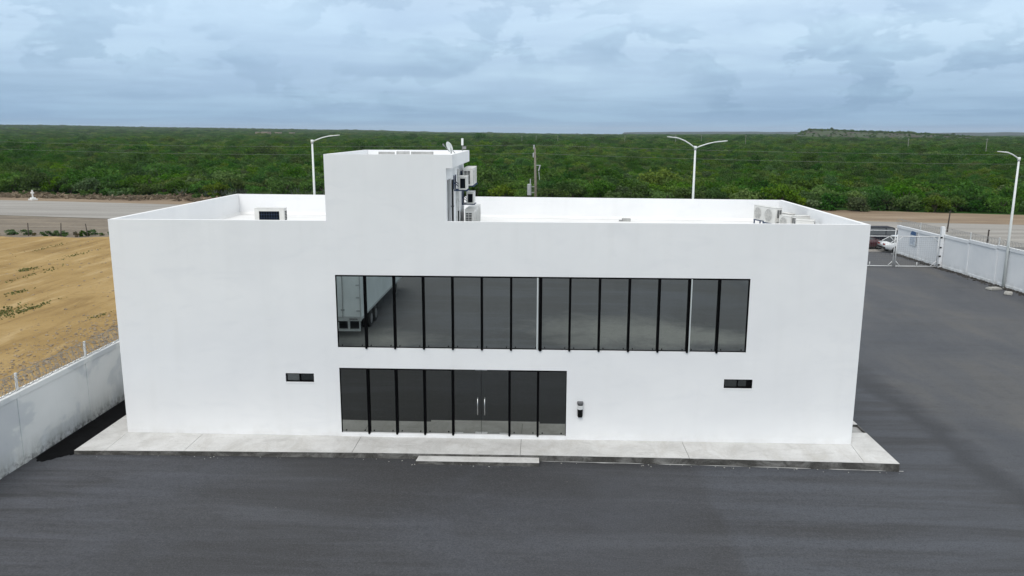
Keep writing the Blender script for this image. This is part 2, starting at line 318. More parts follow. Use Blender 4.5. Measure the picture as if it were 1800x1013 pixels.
# ------------------------------------------------------------------ mesh builder
class MB:
    def __init__(s): s.v = []; s.f = []; s.m = []
    def quad(s, *pts, mi=0):
        i = len(s.v); s.v += [tuple(p) for p in pts]; s.f.append(tuple(range(i, i + len(pts)))); s.m.append(mi); return s
    def box(s, a, b, mi=0, M=None):
        (x0, y0, z0), (x1, y1, z1) = a, b
        P = [(x0, y0, z0), (x1, y0, z0), (x1, y1, z0), (x0, y1, z0), (x0, y0, z1), (x1, y0, z1), (x1, y1, z1), (x0, y1, z1)]
        if M: P = [tuple(M @ Vector(p)) for p in P]
        i = len(s.v); s.v += P
        for f in ((0, 3, 2, 1), (4, 5, 6, 7), (0, 1, 5, 4), (1, 2, 6, 5), (2, 3, 7, 6), (3, 0, 4, 7)): s.f.append(tuple(i + k for k in f)); s.m.append(mi)
        return s
    def prism(s, poly, z0, z1, mi=0):
        n = len(poly); i = len(s.v)
        s.v += [(x, y, z0) for x, y in poly] + [(x, y, z1) for x, y in poly]
        s.f.append(tuple(i + k for k in range(n - 1, -1, -1))); s.f.append(tuple(i + n + k for k in range(n))); s.m += [mi, mi]
        for k in range(n): s.f.append((i + k, i + (k + 1) % n, i + n + (k + 1) % n, i + n + k)); s.m.append(mi)
        return s
    def tube(s, pts, r, n=8, mi=0, cap=True):
        pts = [Vector(p) for p in pts]; rs = r if hasattr(r, '__len__') else [r] * len(pts)
        i0 = len(s.v)
        for k, p in enumerate(pts):
            d = (pts[min(k + 1, len(pts) - 1)] - pts[max(k - 1, 0)]).normalized()
            a = d.orthogonal() if abs(d.z) > .9 else d.cross(Vector((0, 0, 1)))
            a.normalize(); c = d.cross(a)
            for j in range(n):
                t = 2 * math.pi * j / n; s.v.append(tuple(p + (a * math.cos(t) + c * math.sin(t)) * rs[k]))
        for k in range(len(pts) - 1):
            for j in range(n):
                a0 = i0 + k * n + j; a1 = i0 + k * n + (j + 1) % n
                s.f.append((a0, a1, a1 + n, a0 + n)); s.m.append(mi)
        if cap:
            s.f.append(tuple(i0 + j for j in range(n - 1, -1, -1))); s.f.append(tuple(i0 + (len(pts) - 1) * n + j for j in range(n))); s.m += [mi, mi]
        return s
    def build(s, name, mats, parent=None, smooth=False):
        me = bpy.data.meshes.new(name); me.from_pydata(s.v, [], s.f)
        for mm in (mats if isinstance(mats, (list, tuple)) else [mats]): me.materials.append(MATS[mm])
        me.polygons.foreach_set('material_index', s.m)
        if smooth: me.polygons.foreach_set('use_smooth', [True] * len(s.f))
        me.validate(); me.update()
        o = bpy.data.objects.new(name, me); col.objects.link(o)
        if parent: o.parent = parent
        return o
def tag(o, label=None, cat=None, group=None, kind=None):
    if label: o['label'] = label
    if cat: o['category'] = cat
    if group: o['group'] = group
    if kind: o['kind'] = kind
    return o
def empty(name, loc=(0, 0, 0), rz=0, label=None, cat=None, group=None):
    o = bpy.data.objects.new(name, None); o.empty_display_size = .2; o.location = loc; o.rotation_euler = (0, 0, rz); col.objects.link(o)
    return tag(o, label, cat, group)
def bevel(o, w=.01, seg=2):
    m = o.modifiers.new('bevel', 'BEVEL'); m.width = w; m.segments = seg; m.limit_method = 'ANGLE'; return o

# ------------------------------------------------------------------ terrain
def lotz(x): return .13 * (1 - min(1, max(0, (x + 1) / 27)))
def sstep(a, b, x):
    t = min(1, max(0, (x - a) / (b - a))); return t * t * (3 - 2 * t)
AZ = [(-180, 12), (-60, 36), (-34.4, 30), (-25, 22), (-14, 12), (-6, 1), (4, -6), (9, -4), (14, -2), (20, -2), (27, -6), (40, 4), (70, 10), (180, 12)]
def terrain(x, y):
    dx, dy = x - CAM.x, y - CAM.y; dd = math.hypot(dx, dy); az = math.degrees(math.atan2(dx, dy))
    for (a, za), (b, zb) in zip(AZ, AZ[1:]):
        if a <= az <= b: z = za + (zb - za) * sstep(0, 1, (az - a) / (b - a)); break
    k = sstep(700, 4600, dd)
    return -.06 + z * k + 2.0 * k * mnoise.noise((x * .0016, y * .0016, 0))
rings = [0, 30, 60, 100, 150, 220, 320, 450, 620, 850, 1150, 1500, 1900, 2300, 2800, 3300, 3900, 4600, 5600, 8000, 14000]; NA = 180
mb = MB(); mb.v = [(CAM.x, CAM.y, -.06)]
for r_ in rings[1:]:
    for k in range(NA):
        a = 2 * math.pi * k / NA; x, y = CAM.x + r_ * math.sin(a), CAM.y + r_ * math.cos(a)
        z = terrain(x, y) - (12 if r_ > 5000 else 0) - (30 if r_ > 7000 else 0)
        mb.v.append((x, y, z))
for k in range(NA): mb.f.append((0, 1 + (k + 1) % NA, 1 + k)); mb.m.append(0)
for i in range(len(rings) - 2):
    for k in range(NA):
        a0 = 1 + i * NA + k; a1 = 1 + i * NA + (k + 1) % NA
        mb.f.append((a0, a1, a1 + NA, a0 + NA)); mb.m.append(0)
tag(mb.build('ground', 'scrub_floor', smooth=True), 'dark green scrub covered plain reaching the horizon', kind='structure')

def strip(name, near, far, x0, x1, z, matn, label, n=24, wob=0.0, seed=0):
    """a ground sheet between two lines y = f(x)"""
    mb = MB(); rows = 4
    xs = np.linspace(x0, x1, n + 1)
    for j in range(rows + 1):
        for x in xs:
            a, c = near(x), far(x); y = a + (c - a) * j / rows
            if wob and j in (0, rows): y += wob * mnoise.noise((x * .11, j * 7.3 + seed, 0)) + .5 * wob * mnoise.noise((x * .5, j * 3.1 + seed, 2))
            mb.v.append((x, y, z))
    for j in range(rows):
        for i in range(n):
            a = j * (n + 1) + i; mb.f.append((a, a + 1, a + n + 2, a + n + 1)); mb.m.append(0)
    return tag(mb.build(name, matn), label, kind='structure')
roadN = lambda x: 62.2 - .19 * x
roadF = lambda x: 82.0 - .172 * x
edge = lambda x: 95.5 - .165 * x
strip('shoulder', lambda x: 46.5 if x > -2.3 else 52.0, roadN, -190, 190, -.030, 'shoulder_dirt', 'brown dirt shoulder between the yards and the road', 190)
strip('verge', roadF, edge, -230, 230, -.028, 'verge_earth', 'bare tan earth verge between the road and the scrub', 160, 1.6, 3)
strip('road', roadN, roadF, -260, 260, .0, 'highway_surface', 'pale grey two way road passing behind the yard', 120, .35, 9)
# right of the yard: gravelly verge
mb = MB(); mb.quad((47.2, -30, -.025), (140, -30, -.025), (140, 47, -.025), (47.2, 47, -.025))
tag(mb.build('side_verge', 'verge_earth'), 'tan bare earth outside the yard wall', kind='structure')
mb = MB(); mb.quad((47.3, 46, -.018), (46, 63, -.018), (82, 53.0, -.018), (75, 42, -.018))
tag(mb.build('gravel_apron', 'grey_gravel_verge'), 'dark grey gravel apron between the yard wall and the road', kind='structure')
mb = MB(); mb.quad((33, 46.4, -.012), (47.0, 46.4, -.012), (50, 52.9, -.012), (38, 55.3, -.012))
tag(mb.build('driveway', 'highway_surface'), 'pale driveway from the gate to the road', kind='structure')

# yard asphalt
mb = MB(); xs = [-2.2, -1.0] + list(np.linspace(2, 26, 9)) + [36, 47.3]; ys = [-75, -50, -25, -12, -6, 0, 10, 25, 47]
for y in ys:
    for x in xs: mb.v.append((x, y, lotz(x)))
nx = len(xs)
for j in range(len(ys) - 1):
    for i in range(nx - 1): a = j * nx + i; mb.f.append((a, a + 1, a + nx + 1, a + nx)); mb.m.append(0)
tag(mb.build('yard_asphalt', 'asphalt', smooth=True), 'grey asphalt yard in front of the white building', kind='structure')
mb = MB(); L = [(-2.09, -1.3)]
for k in range(29):                                   # ragged spilled end
    u_ = k / 28; x = -2.07 + 1.07 * u_; y = -2.0 - .38 * math.sin(math.pi * min(1, u_ * 1.25)) + .30 * u_ + .16 * mnoise.noise((u_ * 7, 3, 0)) + .09 * mnoise.noise((u_ * 23, 1, 0)); L.append((x, y))
L += [(-.985, -1.6), (-.985, 14), (-2.09, 14)]
i0 = len(mb.v); mb.quad(*[(x, y, .134) for x, y in L])
tag(mb.build('asphalt_patch', 'black_asphalt'), 'black fresh asphalt strip along the foot of the stained wall', kind='structure')

# field
def fieldz(x, y):
    u = x * math.cos(R(4)) + y * math.sin(R(4))
    r1 = math.sin(u * 1.15 + 1.6 * mnoise.noise((x * .07, y * .04, 1)))
    wgt = .5 + .5 * mnoise.noise((x * .06, y * .02, 5))
    return .02 + .07 * r1 * wgt + .13 * mnoise.noise((x * .18, y * .09, 3)) + .05 * mnoise.noise((x * .9, y * .7, 8))
mb = MB(); fx = list(np.linspace(-95, -30, 60)) + list(np.linspace(-29.6, -2.34, 84)); fy = list(np.linspace(-20, 52, 170))
for y in fy:
    for x in fx: mb.v.append((x, y + (.8 * mnoise.noise((x * .2, 0, 0)) if y > 51.9 else 0), max(-.02, fieldz(x, y))))
nx = len(fx)
for j in range(len(fy) - 1):
    for i in range(nx - 1): a = j * nx + i; mb.f.append((a, a + 1, a + nx + 1, a + nx)); mb.m.append(0)
tag(mb.build('field', 'field_soil', smooth=True), 'tan bare soil field with wheel ruts beside the yard', kind='structure')

# mesa on the right horizon
mb = MB(); NAz = 64; prof = [(0, 0), (.22, .30), (.5, .72), (.75, .97), (1.2, 1.0)]
def mesa_pt(az, dist): return CAM.x + dist * math.sin(R(az)), CAM.y + dist * math.cos(R(az))
MD = 1500
def mesa_h(az):
    h = sstep(16.75, 18.3, az) * (1 - .30 * sstep(18.6, 23, az) - .68 * sstep(22.5, 30, az))
    return h * (14.2 + .7 * mnoise.noise((az * .9, 0, 0)))
for i in range(NAz + 1):
    az = 16.6 + 13.2 * i / NAz
    for k, (u_, hv) in enumerate(prof):
        x, y = mesa_pt(az, MD + u_ * 110 + 14 * mnoise.noise((az * 1.3, k * .4, 2)))
        mb.v.append((x, y, -.4 + mesa_h(az) * hv))
    x, y = mesa_pt(az, MD + 420); mb.v.append((x, y, -.4 + mesa_h(az) * .2))
kk = len(prof) + 1
for i in range(NAz):
    for k in range(kk - 1): a = i * kk + k; mb.f.append((a, a + kk, a + kk + 1, a + 1)); mb.m.append(0)
tag(mb.build('hill', 'mesa_earth', smooth=True), 'low flat topped brown mesa on the horizon', kind='structure')
# faint far ridges
def ridge(a0, a1, dist, zmax, label):
    mb = MB(); n = 60
    for i in range(n + 1):
        az = a0 + (a1 - a0) * i / n; tt = i / n
        h = zmax * math.sin(math.pi * tt) ** .5 * (1 + .25 * mnoise.noise((az * .8, dist, 0)))
        for q, hh in ((0, 0), (150, h * .8), (400, h), (900, 0)):
            x, y = mesa_pt(az, dist + q); mb.v.append((x, y, -25 + 25 * 1 + hh if hh else -25))
    for i in range(n):
        for k in range(3): a = i * 4 + k; mb.f.append((a, a + 4, a + 5, a + 1)); mb.m.append(0)
    tag(mb.build('far_ridge', 'ridge_scrub', smooth=True), label, kind='structure')
ridge(5.5, 25, 6600, 12, 'long faint blue ridge on the horizon behind the double lamp')
ridge(24, 46, 6900, 16, 'faint blue ridge on the horizon beside the mesa')

# ------------------------------------------------------------------ office building
W, H, DECK = 25.0, 7.7652, 6.84
RL, RR = (0.18, 10.91), (24.95, 9.40)       # rear corners
PT = .16
bld = empty('office_building', (12.5, 5, .28), 0, 'two storey white office block with mirrored window band and stair tower', 'building')
bld.location = (0, 0, 0)
UX0, UX1, UZ0, UZ1 = 7.55, 21.28, 3.457, 5.96
LX0, LX1, LZ0, LZ1 = 7.566, 15.33, .405, 2.736
S1 = (5.70, 6.68, 2.205, 2.52); S2 = (20.61, 21.56, 2.20, 2.52)
holes = [(UX0, UX1, UZ0, UZ1), (LX0, LX1, LZ0, LZ1), S1, S2]
TX0, TX1, TFX, TZ = 7.33, 11.31, 11.52, 9.93
xs = sorted({0, W, TX0, TX1} | {h[0] for h in holes} | {h[1] for h in holes}); zs = sorted({.0, H} | {h[2] for h in holes} | {h[3] for h in holes})
mb = MB()
for i in range(len(xs) - 1):
    for j in range(len(zs) - 1):
        cx, cz = (xs[i] + xs[i + 1]) / 2, (zs[j] + zs[j + 1]) / 2
        if any(h[0] < cx < h[1] and h[2] < cz < h[3] for h in holes): continue
        mb.quad((xs[i], 0, zs[j]), (xs[i + 1], 0, zs[j]), (xs[i + 1], 0, zs[j + 1]), (xs[i], 0, zs[j + 1]))
RV = .10
for (a, c, e, g) in holes:
    dpt = RV if (c - a) > 2 else .11
    mb.quad((a, 0, e), (c, 0, e), (c, dpt, e), (a, dpt, e)); mb.quad((a, dpt, g), (c, dpt, g), (c, 0, g), (a, 0, g))
    mb.quad((a, 0, e), (a, dpt, e), (a, dpt, g), (a, 0, g)); mb.quad((c, dpt, e), (c, 0, e), (c, 0, g), (c, dpt, g))
def inset(t_):
    return [(t_, t_), (W - t_, t_), (RR[0] - t_, RR[1] - t_), (RL[0] + t_, RL[1] - t_)]
OUT = [(0, 0), (W, 0), RR, RL]; INN = inset(PT)
def para(mb, i, x_cut=None):
    j = (i + 1) % 4
    (ax, ay), (bx, by) = OUT[i], OUT[j]; (cx, cy_), (dx_, dy_) = INN[i], INN[j]
    mb.quad((ax, ay, H), (bx, by, H), (dx_, dy_, H), (cx, cy_, H))
    mb.quad((dx_, dy_, DECK - .01), (cx, cy_, DECK - .01), (cx, cy_, H), (dx_, dy_, H))
# front parapet, broken by the tower
for (a, c) in ((0, TX0), (TX1, W)):
    ai = a + (PT if a == 0 else 0); ci = c - (PT if c == W else 0)
    mb.quad((a, 0, H), (c, 0, H), (ci, PT, H), (ai, PT, H)); mb.quad((ci, PT, DECK - .01), (ai, PT, DECK - .01), (ai, PT, H), (ci, PT, H))
tag(mb.build('front_wall', 'white_render', bld))
for i, nm in ((1, 'side_wall'), (2, 'rear_wall'), (3, 'side_wall')):
    mb = MB(); (ax, ay), (bx, by) = OUT[i], OUT[(i + 1) % 4]
    mb.quad((ax, ay, 0), (bx, by, 0), (bx, by, H), (ax, ay, H)); para(mb, i); mb.build(nm, 'white_render', bld)
mb = MB(); mb.quad(*[(x, y, DECK) for x, y in inset(PT - .002)])
# membrane cant strip at the parapet foot
for i in (0, 1, 2, 3):
    (cx, cy_), (dx_, dy_) = INN[i], INN[(i + 1) % 4]; e = inset(PT + .12)
    mb.quad((dx_, dy_, DECK + .12), (cx, cy_, DECK + .12), (*e[i], DECK + .004), (*e[(i + 1) % 4], DECK + .004))
mb.build('roof_deck', 'white_membrane', bld)
# stair tower
TD = 6.0
tw = MB()
tw.quad((TX0, 0, H), (TX1, 0, H), (TX1, 0, 9.5), (TX0, 0, 9.5))
DY0, DY1, DZ1 = .34, 1.30, 9.10
for (a, c, e, g) in ((0, DY0, DECK, 9.5), (DY1, TD, DECK, 9.5), (DY0, DY1, DZ1, 9.5)):
    tw.quad((TX1, a, e), (TX1, c, e), (TX1, c, g), (TX1, a, g))
tw.quad((TX1, DY0, DECK), (TX1 - .14, DY0, DECK), (TX1 - .14, DY0, DZ1), (TX1, DY0, DZ1)); tw.quad((TX1 - .14, DY1, DECK), (TX1, DY1, DECK), (TX1, DY1, DZ1), (TX1 - .14, DY1, DZ1))
tw.quad((TX1, DY0, DZ1), (TX1 - .14, DY0, DZ1), (TX1 - .14, DY1, DZ1), (TX1, DY1, DZ1))
tw.quad((TX0, TD, DECK), (TX0, 0, DECK), (TX0, 0, 9.5), (TX0, TD, 9.5)); tw.quad((TX1, TD, DECK), (TX0, TD, DECK), (TX0, TD, 9.5), (TX1, TD, 9.5))
# roof slab with upstand, overhanging on the right
FO = [(TX0, 0), (TFX, 0), (TFX, 6.2), (TX0, 6.2)]; tk = .14
FI = [(TX0 + tk, tk), (TFX - tk, tk), (TFX - tk, 6.2 - tk), (TX0 + tk, 6.2 - tk)]
for i in range(4):
    a, c = FO[i], FO[(i + 1) % 4]; e, g = FI[i], FI[(i + 1) % 4]
    tw.quad((*a, 9.5), (*c, 9.5), (*c, TZ), (*a, TZ)); tw.quad((*a, TZ), (*c, TZ), (*g, TZ), (*e, TZ)); tw.quad((*g, 9.60), (*e, 9.60), (*e, TZ), (*g, TZ))
tw.quad(*[(x, y, 9.605) for x, y in FI]); tw.quad(*[(x, y, 9.5) for x, y in FO[::-1]])
tower = tw.build('stair_tower', 'white_render', bld)
mb = MB(); mb.box((TX1 - .13, DY0 + .01, DECK), (TX1 - .09, DY1 - .01, DZ1 - .01)); dr = mb.build('roof_door', 'black_aluminium', tower)
mb = MB(); mb.box((TX1 - .12, DY0 + .30, 8.1), (TX1 - .075, DY0 + .75, 8.85)); mb.build('door_pane', 'slider_glass', tower)
for (a, c, e, g) in ((7.9, 8.55, 9.70, 9.86), (8.62, 9.15, 9.66, 9.88), (9.2, 10.1, 9.72, 9.87)): mb = MB(); mb.box((a, 6.2 - tk - .006, e), (c, 6.2 - tk + .01, g)); mb.build('unpainted_patch', 'patch_grey', tower)
# upper window band
band = empty('window_band'); band.parent = bld; N_UP = 14; pw = (UX1 - UX0) / N_UP
GY = .055
pm = {}
for k in range(N_UP):
    a = UX0 + k * pw + .012; c = UX0 + (k + 1) * pw - .012; th = random.uniform(-.0012, .0012); tv = random.uniform(-.0009, .0009)
    mb = MB(); ex = (c - a) * th; ez = (UZ1 - UZ0) * tv
    mb.quad((a, GY - ex, UZ0 + .02), (c, GY + ex, UZ0 + .02), (c, GY + ex + ez, UZ1 - .02), (a, GY - ex + ez, UZ1 - .02))
    mb.box((a, GY + .006, UZ0 + .015), (c, GY + .02, UZ1 - .015), 1)
    mb.build('pane', ['mirror_glass', 'black_plastic'], band)
    for bx_ in (a + .14, c - .14): mb = MB(); mb.tube([(bx_, GY - .025, UZ0 + .07), (bx_, GY + .01, UZ0 + .07)], .022, 8); mb.build('fixing_bolt', 'black_plastic', band)
for k in range(1, N_UP):
    x = UX0 + k * pw; hw = .055 if k == 7 else .036
    mb = MB(); mb.box((x - hw, -.045, UZ0 - .012), (x + hw, .09, UZ1 - .002)); mb.tube([(x, -.045 + hw * .6, UZ0 - .03), (x, -.045 + hw * .6, UZ0 + .03)], hw * .8, 8)
    mb.build('mullion', 'black_aluminium', band)
for x in (UX0 + 7 * pw - .10, UX0 + 12 * pw + .062):
    mb = MB(); mb.box((x - .024, -.012, UZ0 + .004), (x + .024, .048, UZ1 - .03)); mb.build('white_strip', 'trailer_panel', band)  # narrow white uprights beside two of the mullions
mb = MB(); mb.box((UX0 + .002, -.004, UZ1 - .05), (UX1 - .002, .098, UZ1 - .003)); mb.box((UX0 + .002, .03, UZ0 + .003), (UX1 - .002, .098, UZ0 + .025), 0)
mb.box((UX0 + .002, .01, UZ0 + .026), (UX0 + .022, .097, UZ1 - .051)); mb.box((UX1 - .03, -.003, UZ0 + .026), (UX1 - .002, .097, UZ1 - .051)); mb.build('frame', 'black_aluminium', band)
# entrance glazing
ent = empty('entrance_glazing'); ent.parent = bld; pw2 = (LX1 - LX0) / 8
for k in range(8):
    a = LX0 + k * pw2; c = a + pw2; th = random.uniform(-.001, .001)
    if k in (4, 5):
        a2, c2 = (a + .04, c - .006) if k == 4 else (a + .006, c - .04)
        y0 = GY + .012
        mb = MB(); mb.quad((a2, y0, LZ0 + .015), (c2, y0, LZ0 + .015), (c2, y0, LZ1 - .012), (a2, y0, LZ1 - .012)); mb.box((a2, y0 + .005, LZ0 + .016), (c2, y0 + .014, LZ1 - .013), 1)
        door = mb.build('glass_door', ['dark_glass', 'black_plastic'], bld); tag(door, 'left leaf of the dark glass entrance door' if k == 4 else 'right leaf of the dark glass entrance door')
        hx = c2 - .115 if k == 4 else a2 + .115
        mb = MB(); mb.tube([(hx, y0 - .07, 1.12), (hx, y0 - .07, 1.70)], .016, 10)
        for z in (1.20, 1.62): mb.tube([(hx, y0 - .07, z), (hx, y0 + .004, z)], .010, 8)
        mb.build('handle', 'steel', door, True)
        ea, ec = (c2 - .20, c2) if k == 4 else (a2, a2 + .20); oa, oc = (a2, a2 + .30) if k == 4 else (c2 - .30, c2)
        for (pa, pc, za, zb) in ((ea, ec, LZ0 + .006, LZ0 + .075), (ea, ec, LZ1 - .05, LZ1 - .006), (oa, oc, LZ0 + .006, LZ0 + .05)): mb = MB(); mb.box((pa, y0 - .012, za), (pc, y0 + .003, zb)); mb.build('patch_fitting', 'steel', door)
    else:
        a2, c2 = a + .02, c - .02
        mb = MB(); ex = (c2 - a2) * th
        mb.quad((a2, GY - ex, LZ0 + .015), (c2, GY + ex, LZ0 + .015), (c2, GY + ex, LZ1 - .02), (a2, GY - ex, LZ1 - .02)); mb.box((a2, GY + .006, LZ0 + .016), (c2, GY + .02, LZ1 - .019), 1)
        mb.build('pane', ['dark_glass', 'black_plastic'], ent)
        for bx_ in (a2 + .14, c2 - .14): mb = MB(); mb.tube([(bx_, GY - .025, LZ0 + .07), (bx_, GY + .01, LZ0 + .07)], .022, 8); mb.build('fixing_bolt', 'black_plastic', ent)
for k in (1, 2, 3, 4, 6, 7):
    x = LX0 + k * pw2
    mb = MB(); mb.box((x - .038, -.045, LZ0 - .010), (x + .038, .09, LZ1 - .003)); mb.tube([(x, -.02, LZ0 - .035), (x, -.02, LZ0 + .03)], .034, 8)
    mb.build('mullion', 'black_aluminium', ent)
mb = MB(); mb.box((LX0 + .002, -.003, LZ1 - .045), (LX0 + 4 * pw2 - .039, .097, LZ1 - .003)); mb.box((LX0 + 6 * pw2 + .039, -.003, LZ1 - .045), (LX1 - .002, .097, LZ1 - .003))
mb.box((LX0 + 4 * pw2, .072, LZ1 - .012), (LX0 + 6 * pw2, .098, LZ1 - .002))
mb.box((LX0 + .002, .01, LZ0 + .003), (LX0 + .02, .096, LZ1 - .046)); mb.box((LX1 - .022, .0, LZ0 + .003), (LX1 - .002, .096, LZ1 - .046)); mb.build('frame', 'black_aluminium', ent)
mb = MB(); mb.box((LX0, -.035, .275), (LX1, -.001, LZ0 - .004)); bevel(mb.build('sill', 'white_render', ent), .008)
# small sliding windows
for (a, c, e, g), opened in ((S1, 0), (S2, 1)):
    wn = MB(); y = .035; fr = .035
    wn.box((a + .002, y, e + .002), (c - .002, .11, e + fr)); wn.box((a + .002, y, g - fr), (c - .002, .11, g - .002))
    wn.box((a + .002, y, e + fr), (a + fr, .11, g - fr)); wn.box((c - fr, y, e + fr), (c - .002, .11, g - fr)); mid = (a + c) / 2 - .01
    wn.box((mid - .02, y + .01, e + fr), (mid + .02, .11, g - fr)); wob = wn.build('window', 'black_aluminium', bld)
    tag(wob, 'small black sliding window near the entrance glazing' if not opened else 'small black sliding window under the window band end')
    mb = MB(); mb.quad((a + fr, .07, e + fr), (mid - .02, .07, e + fr), (mid - .02, .07, g - fr), (a + fr, .07, g - fr)); mb.build('window_pane', 'mirror_glass' if not opened else 'dark_glass', wob)
    mb = MB(); xx = c - fr if not opened else mid + .30
    mb.quad((mid + .02, .095, e + fr), (xx, .095, e + fr), (xx, .095, g - fr), (mid + .02, .095, g - fr)); mb.build('window_pane', 'slider_glass' if not opened else 'dark_glass', wob)
    mb = MB(); mb.quad((a, .109, e), (c, .109, e), (c, .109, g), (a, .109, g)); mb.build('window_backing', 'black_plastic', wob)
    mb = MB(); mb.box((a - .01, -.012, e - .035), (c + .01, .034, e - .002)); mb.build('sill', 'white_render', wob)

# ------------------------------------------------------------------ walkway around the building
wk = MB(); front = [(-.96, -1.66), (.06, -1.62), (2.68, -1.54), (8.25, -1.42), (13.8, -1.37), (19.3, -1.41), (24.86, -1.52), (25.96, -1.56)]
base_poly = front + [(25.96, 11.5), (24.6, 11.5), (24.6, .05), (.4, .05), (.4, 12), (-.96, 12)]
wk.prism(front + [(25.96, .05), (-.96, .05)], -.05, .26); wk.box((25.005, .05, -.05), (25.96, 1.10, .26)); wk.box((25.005, 1.90, -.05), (25.96, 9.6, .26)); wk.box((25.005, 1.10, -.05), (25.93, 1.90, .19), 1); wk.box((25.93, 1.10, -.05), (25.96, 1.90, .275)); wk.box((-.96, .05, -.05), (-.002, 11, .26))
walk = tag(wk.build('walkway', ['plinth_concrete', 'patch_grey']), 'raised concrete walkway with weathered dark edge around the building', kind='structure')
J = .006
def slab(poly):
    mb = MB(); c = (sum(p[0] for p in poly) / len(poly), sum(p[1] for p in poly) / len(poly))
    mb.prism(poly, .2605, .28 + random.uniform(-.003, .003)); return bevel(mb.build('slab', 'slab_concrete', walk), .007, 2)
for k in range(1, 6):
    (xa, ya), (xb, yb) = front[k], front[k + 1]
    slab([(xa + J, ya + .002), (xb - J, yb + .002), (xb - J if k < 5 else 25.0 - J, -.002), (xa + J if k > 1 else .0 + J, -.002)])
slab([(-.958, -1.658), (.06 - J, -1.618), (-.0 - J, .02), (-.004, 3.9), (-.958, 3.9)]); slab([(-.958, 3.92), (-.004, 3.92), (-.004, 7.5), (-.958, 7.5)]); slab([(-.958, 7.52), (-.004, 7.52), (-.004, 10.9), (-.958, 10.9)])
slab([(24.86 + J, -1.518), (25.958, -1.558), (25.958, 1.098), (25.005, 1.098), (25.005, 0)]); slab([(25.005, 1.92), (25.958, 1.92), (25.958, 5.6), (25.0, 5.6)]); slab([(25.0, 5.62), (25.958, 5.62), (25.958, 9.5), (25.0, 9.5)])
mb = MB(); mb.prism([(10.42, -1.80), (14.42, -1.79), (14.42, -1.37), (10.46, -1.375)], .0, .177, 1); mb.prism([(10.42, -1.80), (14.42, -1.79), (14.42, -1.37), (10.46, -1.375)], .1772, .188, 0)
bevel(mb.build('step', ['slab_concrete', 'plinth_concrete'], walk), .006)
# crumbs of mortar along the edge
mb = MB()
for k in range(60):
    x = random.uniform(-.9, 26.1); t_ = np.interp(x, [p[0] for p in front], [p[1] for p in front]); y = t_ - abs(random.gauss(0, .09)) - .03
    if 10.3 < x < 14.5: y -= .33
    r_ = random.uniform(.004, .014); M = Matrix.Translation((x, y, lotz(x) + r_ * .4)) @ Matrix.Rotation(random.random() * 6, 4, 'Z')
    mb.box((-r_ * 1.6, -r_, -r_ * .6), (r_ * 1.6, r_, r_ * .6), 0, M)
tag(mb.build('mortar_crumbs', 'block_concrete'), 'mortar crumbs scattered along the walkway edge', 'rubble', kind='stuff')
mb = MB(); n = 60
for k in range(n):
    x0, x1 = 13.9 + 12.2 * k / n, 13.9 + 12.2 * (k + 1) / n; f_ = lambda x: np.interp(x, [p[0] for p in front], [p[1] for p in front])
    if x0 < 14.5: continue
    o0, o1 = (max(-.01, .012 + .05 * mnoise.noise((x0 * 1.3, 0, 0))) for _ in (0, 1)); o1 = max(-.01, .012 + .05 * mnoise.noise((x1 * 1.3, 0, 0)))
    mb.quad((x0, f_(x0) - o0, lotz(x0) + .012), (x1, f_(x1) - o1, lotz(x1) + .012), (x1, f_(x1) + .01, lotz(x1) + .03), (x0, f_(x0) + .01, lotz(x0) + .03))
mb.build('mortar_fillet', 'patch_grey', walk)

# wall mounted ash bin
ab = empty('ash_bin', (15.80, -.003, 1.12), 0, 'black wall mounted ash bin with white band beside the entrance', 'bin')
def rrect(wx, dy, n=6, y1=0.0):
    pts = [(-wx, y1), (-wx, y1 - dy * .45)] + [(-wx * math.cos(math.pi * k / n), y1 - dy * .45 - dy * .55 * math.sin(math.pi * k / n)) for k in range(1, n)] + [(wx, y1 - dy * .45), (wx, y1)]
    return pts[::-1]
def loft(mb, prof, mi=0):
    i0 = len(mb.v); n = len(prof[0][0])
    for poly, z in prof: mb.v += [(x, y, z) for x, y in poly]
    for a in range(len(prof) - 1):
        for k in range(n): mb.f.append((i0 + a * n + (k + 1) % n, i0 + a * n + k, i0 + (a + 1) * n + k, i0 + (a + 1) * n + (k + 1) % n)); mb.m.append(mi)
    mb.f.append(tuple(i0 + k for k in range(n))); mb.m.append(mi); mb.f.append(tuple(i0 + (len(prof) - 1) * n + k for k in range(n - 1, -1, -1))); mb.m.append(mi)
mb = MB(); loft(mb, [(rrect(.072, .10), 0), (rrect(.085, .12), .03), (rrect(.092, .14), .29)]); mb.build('body', 'black_plastic', ab)
mb = MB(); loft(mb, [(rrect(.096, .145), .292), (rrect(.097, .147), .43)]); mb.build('band', 'white_metal', ab)
mb = MB(); loft(mb, [(rrect(.088, .13), .432), (rrect(.088, .13), .468)]); mb.build('slot', 'black_plastic', ab)
mb = MB(); loft(mb, [(rrect(.102, .155), .47), (rrect(.104, .158), .53), (rrect(.085, .12), .552)]); mb.build('lid', 'grey_plastic', ab)

